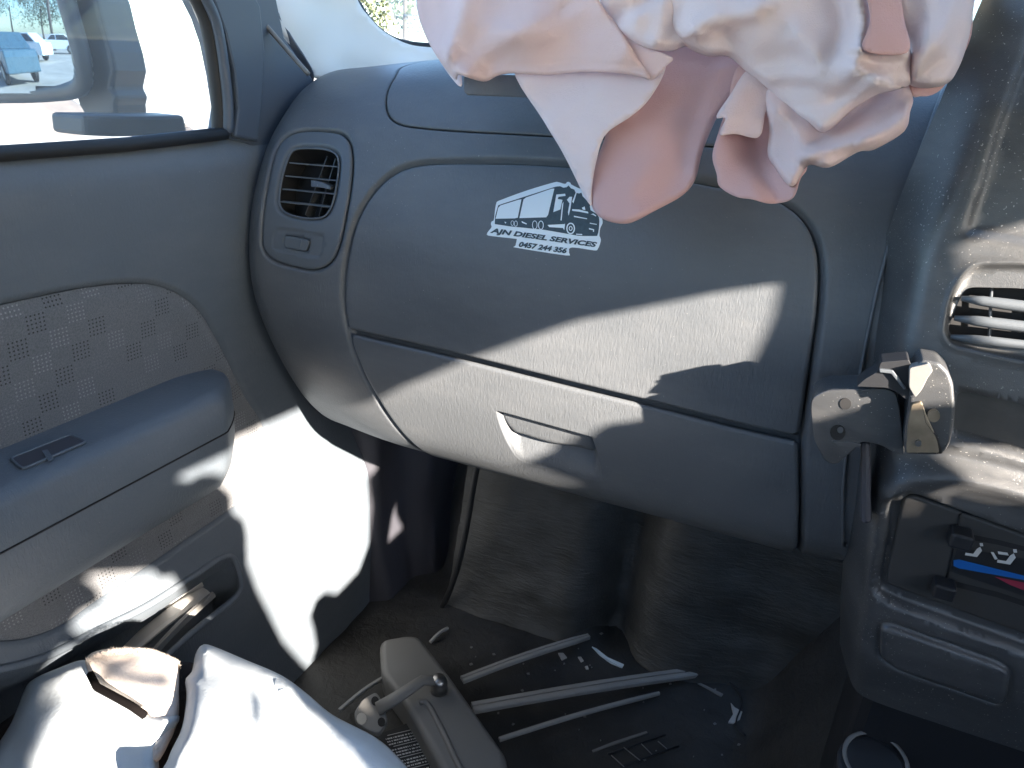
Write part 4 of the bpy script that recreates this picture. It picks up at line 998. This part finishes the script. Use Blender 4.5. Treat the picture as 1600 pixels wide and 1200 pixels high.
sp('seat_cover', [(300, 1050), (306, 1022), (316, 1008), (332, 1010), (380, 1030), (440, 1056), (480, 1085), (520, 1118), (585, 1152), (622, 1184), (660, 1230), (700, 1290), (240, 1290), (262, 1190), (284, 1140), (292, 1090), (290, 1062)],
   [(316, 1008, .66), (440, 1056, .645), (520, 1118, .62), (585, 1152, .60), (660, 1230, .57), (300, 1260, .50), (350, 1120, .57), (480, 1200, .545)], M_seat, roll=.03, rollw=22,
   folds=[([(440, 1085), (448, 1078), (455, 1076)], .003, 4, 5), ([(450, 1080), (540, 1150), (620, 1240)], .008, 14, 50), ([(585, 1154), (610, 1180), (640, 1225)], .004, 5, 9)])
tube('tear_gap_shade', [P_t(np.array([a]), np.array([b]), t)[0] - np.array([0, 0, .004]) for a, b, t in ((140, 1048, .63), (150, 1068, .615), (180, 1084, .60), (205, 1098, .592), (225, 1112, .588))], .0034, M_black, seat, seg=6)  # black tube paints the shade in the gap of the tear
sheet('foam_core', [(-80, 1250), (30, 1110), (120, 1050), (280, 1034), (310, 1040), (330, 1030), (420, 1070), (600, 1180), (660, 1290)], [(-80, 1250, .63), (120, 1050, .69), (310, 1040, .675), (600, 1180, .63), (250, 1250, .57)], M_foam, seat, nz=NS, step=16)
V = []; F = []
for i in range(1500):
    a = RNG.uniform(136, 282); yb = 1012 + 20 * abs((a - 205) / 75) ** 2.2; b_ = yb + abs(RNG.normal()) * 5 + 2
    t_ = .655; p = P_t(np.array([a]), np.array([b_]), t_)[0]; d = np.array([RNG.normal() * .5, -.1, 1]); d /= np.linalg.norm(d); l = RNG.uniform(.002, .005); s_ = np.array([.00018, 0, 0])
    k = len(V); V += [p - s_, p + s_, p + d * l + [RNG.normal() * .001, 0, 0]]; F.append([k, k + 1, k + 2])
fz = link('fleece_pile', V, F, M_fleece, seat, smooth=False); fz['kind'] = 'stuff'
box('seat_base', (-.22, -.08, -.68), (.26, 0, 0), (0, .30, 0), (0, 0, .12), M_kick, seat, .03, 3)
box('seat_cushion', (-.22, -.16, -.54), (.25, 0, 0), (0, .30, 0), (0, 0, .055), M_seat, seat, .04, 4)
box('backrest', (-.22, -.62, -.15), (.24, 0, 0), (0, .06, .0), (0, .06, .34), M_kick, seat, .04, 4)

# ------------------------------------------------------------------ loose things in the footwell
def onfloor(px, py, lift=0):
    p = None
    for t in np.arange(.5, 1.5, .002):
        q = ray(px, py) * t
        if q[2] < floor_z(q[0], q[1]) + lift: p = q; break
    return np.array(p if p is not None else ray(px, py))
fl = thing('interior_mirror', 'grey interior mirror torn off with its bracket, lying face down on the floor', 'mirror', tuple(onfloor(690, 1110)))
zt = -.762
top = rcorner([(592, 998), (636, 990), (655, 992), (700, 1050), (792, 1180), (790, 1215), (700, 1222), (640, 1110), (595, 1050)], 14, 4)
tp = P_z(top[:, 0], top[:, 1], zt); prism('mirror_housing', tp, (0.004, 0.004, -.055), M_grey, fl, bev=.010, seg=4, taper=1.04, smooth=True)
tube('housing_ridge', catmull([P_z(np.array([a]), np.array([b]), zt + .0)[0] for a, b in ((655, 1098), (668, 1100), (690, 1140), (716, 1195), (735, 1225))], 4, closed=False), .004, M_grey, fl)
ar = [P_z(np.array([a]), np.array([b]), z)[0] for a, b, z in ((686, 1064, zt + .018), (660, 1063, zt + .022), (620, 1090, zt + .015), (590, 1108, zt + .005))]
tube('mirror_stem', ar, [.009, .0085, .010, .011], M_grey, fl, seg=10, flat=.55)
tube('ball_joint', [ar[0] + [.0, .0, .006], ar[0], ar[0] - [0, 0, .016]], [.008, .011, .012], M_metal, fl, seg=12)
bp_ = rcorner([(566, 1092), (588, 1080), (600, 1098), (606, 1128), (592, 1146), (575, 1140), (556, 1128), (553, 1112)], 6, 4)
base_ = prism('mount_plate', P_z(bp_[:, 0], bp_[:, 1], zt + .004), (0, 0, -.008), M_grey, fl, bev=.002)
for cx, cy, rp_, m_ in ((586, 1095, 6, M_void), (596, 1128, 6, M_void), (565, 1123, 8, M_metal)):
    a = [(cx + rp_ * math.cos(k * math.pi / 6), cy + rp_ * 1.2 * math.sin(k * math.pi / 6)) for k in range(12)]
    prism('screw_hole' if m_ is M_void else 'screw', P_z(*xs(a), zt + .0045), (0, 0, -.002), m_, base_)
# booklet with printed rows
bk = rcorner([(580, 1150), (640, 1128), (668, 1180), (690, 1230), (620, 1250)], 3, 2)
bkt = prism('printed_booklet', P_z(bk[:, 0], bk[:, 1], -.80), (0, 0, -.01), M_dark, None, bev=.001, loc=tuple(P_z(np.array([640.]), np.array([1180.]), -.81)[0]))
tag(bkt, 'black booklet with rows of pale fine print, half under the torn mirror', 'booklet')
rs = random.Random(9); V = []; F = []
o0 = P_z(np.array([600.]), np.array([1150.]), -.7990)[0]; e1 = P_z(np.array([650.]), np.array([1138.]), -.7990)[0] - o0; e2 = P_z(np.array([640.]), np.array([1222.]), -.7990)[0] - o0
for r in range(16):
    x = .0 if r % 4 else .1
    while x < .93:
        l = rs.uniform(.02, .09); y = r / 16; hh = .028 if r % 4 else .012
        if r % 4 == 0: l = .8
        k = len(V); V += [o0 + e1 * x + e2 * y, o0 + e1 * (x + l) + e2 * y, o0 + e1 * (x + l) + e2 * (y + hh), o0 + e1 * x + e2 * (y + hh)]; F.append([k, k + 1, k + 2, k + 3]); x += l + rs.uniform(.01, .04)
link('fine_print', V, F, M_icon, bkt, smooth=False)
STG = 'loose grey trim strips on the footwell floor'
M_strip = mat('strip_grey', (.33, .325, .31), .5, var=.1, var_scale=20)
def strip(a, b, wd, th, label, m=M_strip, group=STG, name='trim_strip', la=.006, lb=.006, groove=True, ta=None, tb=None):
    A = onfloor(*a, la) if ta is None else P_t(np.array([a[0]]), np.array([a[1]]), ta)[0]
    Bq = onfloor(*b, lb) if tb is None else P_t(np.array([b[0]]), np.array([b[1]]), tb)[0]
    e = Bq - A; L = np.linalg.norm(e); e /= L; s = np.cross(e, [0, 0, 1]); s /= np.linalg.norm(s); up = np.cross(s, e)
    prof = [(-1, 0), (-1, .8), (-.8, 1), (-.15, 1), (-.08, .55), (.08, .55), (.15, 1), (.8, 1), (1, .8), (1, 0)] if groove else [(-1, 0), (-1, .6), (-.6, 1), (.6, 1), (1, .6), (1, 0)]
    V = []; n_ = len(prof); K = 9
    for i in range(K):
        t = i / (K - 1); c = A + (Bq - A) * t + np.array([0, 0, .004 * math.sin(math.pi * t)])
        for x, z in prof: V.append(c + s * x * wd / 2 * (1 if t < .9 else 1 - (t - .9) * 3) + up * (z - .5) * th)
    F = [list(range(n_))] + [[(K - 1) * n_ + k for k in range(n_)][::-1]]
    for i in range(K - 1):
        for k in range(n_): F.append([i * n_ + k, i * n_ + (k + 1) % n_, (i + 1) * n_ + (k + 1) % n_, (i + 1) * n_ + k])
    V, F = fix_normals(V, F); o = link(name, V, F, m, None, smooth=False, loc=tuple((A + Bq) / 2)); tag(o, label, 'trim strip', group); return o
strip((722, 1062), (920, 994), .012, .006, 'shorter grooved grey trim strip pointing up right from behind the torn mirror', la=.02)
strip((738, 1106), (1118, 1046), .017, .007, 'longest and widest grooved grey trim strip across the footwell floor', la=.02)
strip((780, 1155), (1030, 1083), .006, .005, 'thin rounded grey strip just below the widest trim strip', groove=False, la=.015)
strip((672, 1003), (700, 981), .005, .004, 'very short thin strip end poking out above the torn mirror', groove=False)
strip((530, 1110), (600, 1058), .006, .004, 'thin strip left of the torn mirror, beside the seat edge', groove=False, la=.03, lb=.03)
PKG = 'pale strips stored in the door pocket'
strip((180, 1032), (322, 922), .022, .004, 'broad pale strip in the door pocket, lit by the sun', M_paper, PKG, ta=.80, tb=.88, groove=False)
strip((160, 1018), (316, 912), .006, .006, 'narrow grooved strip behind the broad one in the door pocket', M_paper, PKG, ta=.815, tb=.895)
strip((226, 1036), (334, 928), .005, .008, 'thin dark edged strip in front of the broad one in the door pocket', M_grey, PKG, ta=.79, tb=.865)
# debris
def debris(pts, label, m, cat, lift=.003, th=.002, name='debris_piece', group=None):
    c = [onfloor(a, b, lift) for a, b in pts]
    o = prism(name, c, (0, 0, -th), m, None, loc=tuple(np.mean(c, 0))); return tag(o, label, cat, group)
debris([(925, 1010), (932, 1013), (950, 1027), (975, 1038), (972, 1043), (955, 1036), (938, 1024)], 'bright white sliver with painted sunlight above the widest trim strip', M_white, 'shard', name='sunlit_sliver')  # sunlight on this floor sliver is put into its white colour
debris([(872, 1020), (880, 1020), (886, 1027), (878, 1031)], 'small pale chip, largest of three left of the white sliver', M_paper, 'chip', name='chip')
debris([(903, 1026), (908, 1026), (912, 1032), (908, 1034)], 'pale chip midway between the largest chip and the white sliver', M_paper, 'chip', name='chip')
debris([(914, 1041), (918, 1040), (920, 1045), (916, 1045)], 'tiniest pale chip below the white sliver', M_paper, 'chip', name='chip')
debris([(1142, 1098), (1148, 1105), (1160, 1112), (1156, 1124), (1145, 1130), (1138, 1128), (1146, 1115)], 'crumpled pale scrap at the right end of the trim strips', M_paper, 'scrap', name='paper_scrap', th=.006)
debris([(925, 1172), (960, 1158), (1010, 1142), (1012, 1145), (962, 1162), (928, 1175)], 'light scratchy sliver near the bottom edge of the footwell', M_grey, 'sliver', name='thin_sliver')
debris([(1090, 1068), (1095, 1067), (1130, 1084), (1127, 1088)], 'short light sliver at the right tip of the widest strip', M_grey, 'sliver', name='thin_sliver')
k = 0
for a, b in (((860, 1105), (850, 1125)), ((935, 1125), (905, 1165)), ((1040, 1120), (1010, 1145)), ((780, 1118), (812, 1135))):
    pass
for i in range(46):
    x = RNG.uniform(730, 1180); y = RNG.uniform(985, 1195); r = RNG.uniform(1, 3.2); a0 = RNG.uniform(0, 6)
    if i == 0: CR = []
    CR.append([onfloor(x + r * math.cos(a0 + q), y + r * .7 * math.sin(a0 + q), .002) for q in (0, 1.7, 3.3, 4.6)])
V = [p for c in CR for p in c] + [p - np.array([0, 0, .002]) for c in CR for p in c]; n_ = 4 * len(CR); F = []
for i in range(len(CR)):
    F.append([4 * i + q for q in range(4)])
    for q in range(4): F.append([4 * i + q, 4 * i + (q + 1) % 4, n_ + 4 * i + (q + 1) % 4, n_ + 4 * i + q])
g_ = link('grit', V, F, M_grey, None, smooth=False); g_['kind'] = 'stuff'; g_['label'] = 'crumbs of glass and grit strewn over the footwell floor'
gf = thing('grille_fragment', 'broken dark grille fragment with pale edged bars near the bottom of the footwell', 'grille', tuple(onfloor(1010, 1180)))
for a, b in (((975, 1168), (1000, 1188)), ((1002, 1162), (1020, 1180)), ((1028, 1158), (1042, 1170)), ((955, 1180), (975, 1198))):
    tube('bar', [onfloor(*a, .004), onfloor(*b, .004)], .0007, M_grey, gf, seg=6)
tube('rail', [onfloor(950, 1178, .003), onfloor(1040, 1148, .003)], .0012, M_dark, gf, seg=6); tube('rail', [onfloor(968, 1198, .003), onfloor(1060, 1166, .003)], .0012, M_dark, gf, seg=6)
wl = catmull([onfloor(a, b, .004) for a, b in ((1120, 1052), (1145, 1070), (1160, 1095), (1150, 1130), (1165, 1150))], 4, closed=False)
tag(tube('wire', wl, .0012, M_dark, None, seg=6, loc=tuple(wl[2])), 'thin black wire curling round the crumpled pale scrap', 'wire')
for i_, (a, b) in enumerate((((790, 1112), (812, 1135)), ((862, 1100), (848, 1128)), ((935, 1130), (900, 1180)), ((1048, 1112), (1012, 1150)))):
    pass
# dark rubble low right: cable cover and cup with chrome ring
def blob(nm, c, r, m, label, cat, sq=(1, 1, 1)):
    bm = bmesh.new(); bmesh.ops.create_icosphere(bm, subdivisions=3, radius=1)
    for v in bm.verts:
        q = 1 + .35 * noise.noise(v.co * 1.7 + Vector((c[0] * 9, c[1] * 9, 0))); v.co = Vector((v.co.x * r * sq[0] * q, v.co.y * r * sq[1] * q, v.co.z * r * sq[2] * q))
    me = bpy.data.meshes.new(nm); bm.to_mesh(me); bm.free(); me.materials.append(m); o = bpy.data.objects.new(nm, me); SC.collection.objects.link(o); o.location = c; return tag(o, label, cat)
cc = P_t(np.array([1368.]), np.array([1188.]), .66)[0]
cup_ = thing('gear_knob', 'round black knob with a pale ring at the bottom edge, beneath the console', 'knob', tuple(cc))
disc('knob_body', cc + np.array([0, 0, -.03]), (-.1, -.25, 1), .030, .03, M_dark, cup_, bev=.004)
a_ = Vector((-.1, -.25, 1)).normalized(); o1 = a_.orthogonal().normalized(); o2 = a_.cross(o1)
tube('ring', [tuple(Vector(cc) + a_ * .001 + (o1 * math.cos(t) + o2 * math.sin(t)) * .026) for t in np.linspace(0, 2 * math.pi, 33)[:-1]], .0022, M_grey, cup_, seg=8, closed=True, flat=.5)
disc('knob_cap', cc + np.array(a_) * -.002, tuple(a_), .022, .002, M_void, cup_, seg=28)
shard = thing('trim_fragment', 'dark angular piece of broken trim beside the knob under the console', 'trim fragment', tuple(P_t(np.array([1480.]), np.array([1170.]), .72)[0]))
prism('shell_piece', P_t(*xs([(1440, 1150), (1500, 1158), (1560, 1140), (1590, 1160), (1540, 1190), (1470, 1196), (1438, 1175)]), [.70, .70, .72, .70, .68, .67, .68]), (0, .01, -.02), M_kick, shard, bev=.002)
prism('torn_sliver', P_t(*xs([(1438, 1158), (1446, 1153), (1466, 1166), (1450, 1172)]), .69), (0, .003, -.003), M_grey, shard)
brk = prism('fuse_cover', P_t(*xs([(1362, 1105), (1420, 1115), (1440, 1130), (1432, 1155), (1410, 1160), (1358, 1140)]), .78), (0, .02, -.03), M_void, None, bev=.004, loc=tuple(P_t(np.array([1400.]), np.array([1130.]), .78)[0]))
tag(brk, 'small black box on the tunnel below the console storage bin', 'box')

# ------------------------------------------------------------------ door mirror outside
dm = thing('door_mirror', 'passenger door mirror on its arm outside the side window', 'mirror', tuple(P_x(np.array([150.]), np.array([190.]), -.80)[0]))
def pm(pts, y): return P_y(*xs(pts), y)
YM = .66
house = [(-300, -200), (80, -200), (128, -60), (150, 0), (160, 40), (172, 80), (178, 110), (173, 138), (181, 152), (178, 165), (180, 182), (132, 182), (122, 165), (118, 152), (60, 153), (0, 157), (-300, 172)]
prism('mirror_housing', pm(house, YM + .030), (-.01, .06, 0), M_mhouse, dm, bev=.012, seg=3)
rimp = catmull([(-290, 150), (0, 148), (90, 144), (122, 138), (131, 122), (128, 90), (118, 50), (105, 5), (95, -40), (60, -190), (-290, -190)], 3)
tube('mirror_rim', P_y(rimp[:, 0], rimp[:, 1], YM + .010), .011, M_mhouse, dm, seg=8, closed=True)
prism('mirror_arm', P_x(*xs([(130, 180), (180, 180), (230, 181), (288, 180), (294, 207), (240, 213), (180, 214), (133, 212)]), -.72), (-.05, .0, 0), M_mhouse, dm, bev=.004)
# convex silvered glass
gx = np.linspace(-290, 128, 40); gy = np.linspace(-190, 146, 30); V = []; F = []; idx = {}
rp2 = np.array(rimp); cmir = P_y(np.array([70.]), np.array([50.]), YM)[0]
nm = np.array([.10, -.995, -.012]); nm /= np.linalg.norm(nm)
for i, x in enumerate(gx):
    for j, y in enumerate(gy):
        d = ray(x, y); t = cmir @ nm / (d @ nm); p = d * t; r2 = ((p - cmir) ** 2).sum(); V.append(p - nm * (r2 / (2 * 1.1)))
for i in range(len(gx) - 1):
    for j in range(len(gy) - 1):
        c = np.array([[(gx[i] + gx[i + 1]) / 2, (gy[j] + gy[j + 1]) / 2]])
        if inside(rp2, c)[0] or True:
            if inside(np.vstack([rp2]), np.array([[gx[i], gy[j]], [gx[i + 1], gy[j + 1]]])).all(): a = i * len(gy) + j; F.append([a, a + 1, a + len(gy) + 1, a + len(gy)])
link('mirror_glass', V, F, M_mirror, dm)
car((-20.6, -22.6), -.70, M_carw, 'white car reflected side on in the middle of the door mirror')
car((-11.6, -7.6), .35, M_carb, 'blue car reflected large at the outer edge of the door mirror')
car((-17.5, -14.6), -.2, M_carw, 'white car reflected between the blue car and the side on car')
car((-30, -26), -.5, M_carb, 'distant dark blue car reflected behind the white cars')
tube_p = tube('power_pole', [(-24.5, -26.5, GZ), (-24.1, -26.5, 9)], [.22, .16], M_pole, None); tag(tube_p, 'timber pole rising behind the cars in the mirror', 'pole')

# ------------------------------------------------------------------ unseen plate added on the driver's side; its holes shape the sun patches
LIT = []
def back(P, X=.74): P = np.asarray(P); t = (P[:, 0] - X) / SUN[0]; return P - SUN * t[:, None]
if True:
    dwin = [(-.50, -.36), (.42, -.36), (.42, .06), (.30, .30), (-.50, .30)]
def holeplate(name, outer, holes, X, mt, parent):
    pts = np.vstack([outer] + holes); e = []; n0 = 0
    for h in [outer] + holes: e += [(n0 + i, n0 + (i + 1) % len(h)) for i in range(len(h))]; n0 += len(h)
    r = delaunay_2d_cdt([Vector(p) for p in pts], e, [], 1, 1e-7); v = np.array([tuple(p) for p in r[0]]); F = [list(f) for f in r[2]]
    cen = np.array([v[f].mean(0) for f in F]); k = inside(np.array(outer), cen)
    for h in holes: k &= ~inside(np.array(h), cen)
    o = link(name, [(X, a, b) for a, b in v], [f for f, q in zip(F, k) if q], mt, parent, smooth=False); solid(o, .01, 0); return o
H_main = [(-.195, .193), (.04, .175), (.06, .190), (.10, .203), (.16, .213), (.23, .204), (.262, .196), (.256, .165), (.246, .130), (.238, .100), (.232, .092), (.212, .097), (.20, .092), (.180, .094), (.173, .083), (.169, .070), (.148, .06), (.183, .022), (.188, .012), (.170, -.002), (.175, -.057), (.168, -.121), (.137, -.154), (.08, -.158), (.052, -.134), (.03, -.133), (.014, -.153), (.02, -.18), (.024, -.215), (.005, -.246), (-.014, -.214), (-.049, -.144), (-.068, -.085), (-.086, -.03), (-.096, .016), (-.087, .056), (-.088, .075), (-.101, .091), (-.099, .116), (-.126, .157), (-.141, .169), (-.159, .177), (-.172, .176)]
H_ledge = [(.262, .046), (.30, .03), (.305, -.015), (.285, -.012), (.268, .004), (.268, -.022), (.262, -.022), (.260, .01)]
H_con = [(.277, .130), (.277, .165), (.279, .200), (.33, .205), (.34, .16), (.335, .10), (.295, .108), (.281, .118)]
H_kick = [(.206, -.142), (.255, -.142), (.236, -.10), (.24, -.070), (.222, -.095)]
H_pock = [(-.294, .126), (-.28, .119), (-.219, .083), (-.214, .071), (-.198, .064), (-.193, .046), (-.179, .012), (-.164, -.018), (-.176, -.03), (-.204, .007), (-.226, -.002), (-.26, .039), (-.307, .069), (-.318, .084), (-.309, .092), (-.282, .088), (-.284, .108)]
H_seat = [(-.335, .072), (-.30, .052), (-.270, .030), (-.255, .030), (-.22, -.005), (-.19, -.0), (-.170, -.028), (-.158, -.045), (-.155, -.12), (-.38, -.12), (-.38, .03)]
dd = thing('sun_mask', 'unseen plate added on the driver side, with holes shaping the sun patches', 'sun mask', (.74, .1, -.9))
holeplate('sun_mask_plate', [(-1.0, -.93), (1.14, -.93), (1.14, .04), (.98, .05), (.53, .46), (-1.0, .46)], [H_main, H_con, H_ledge, H_kick, H_pock, H_seat], .74, M_liner, dd)  # opaque plate added out of view to block and shape the sun
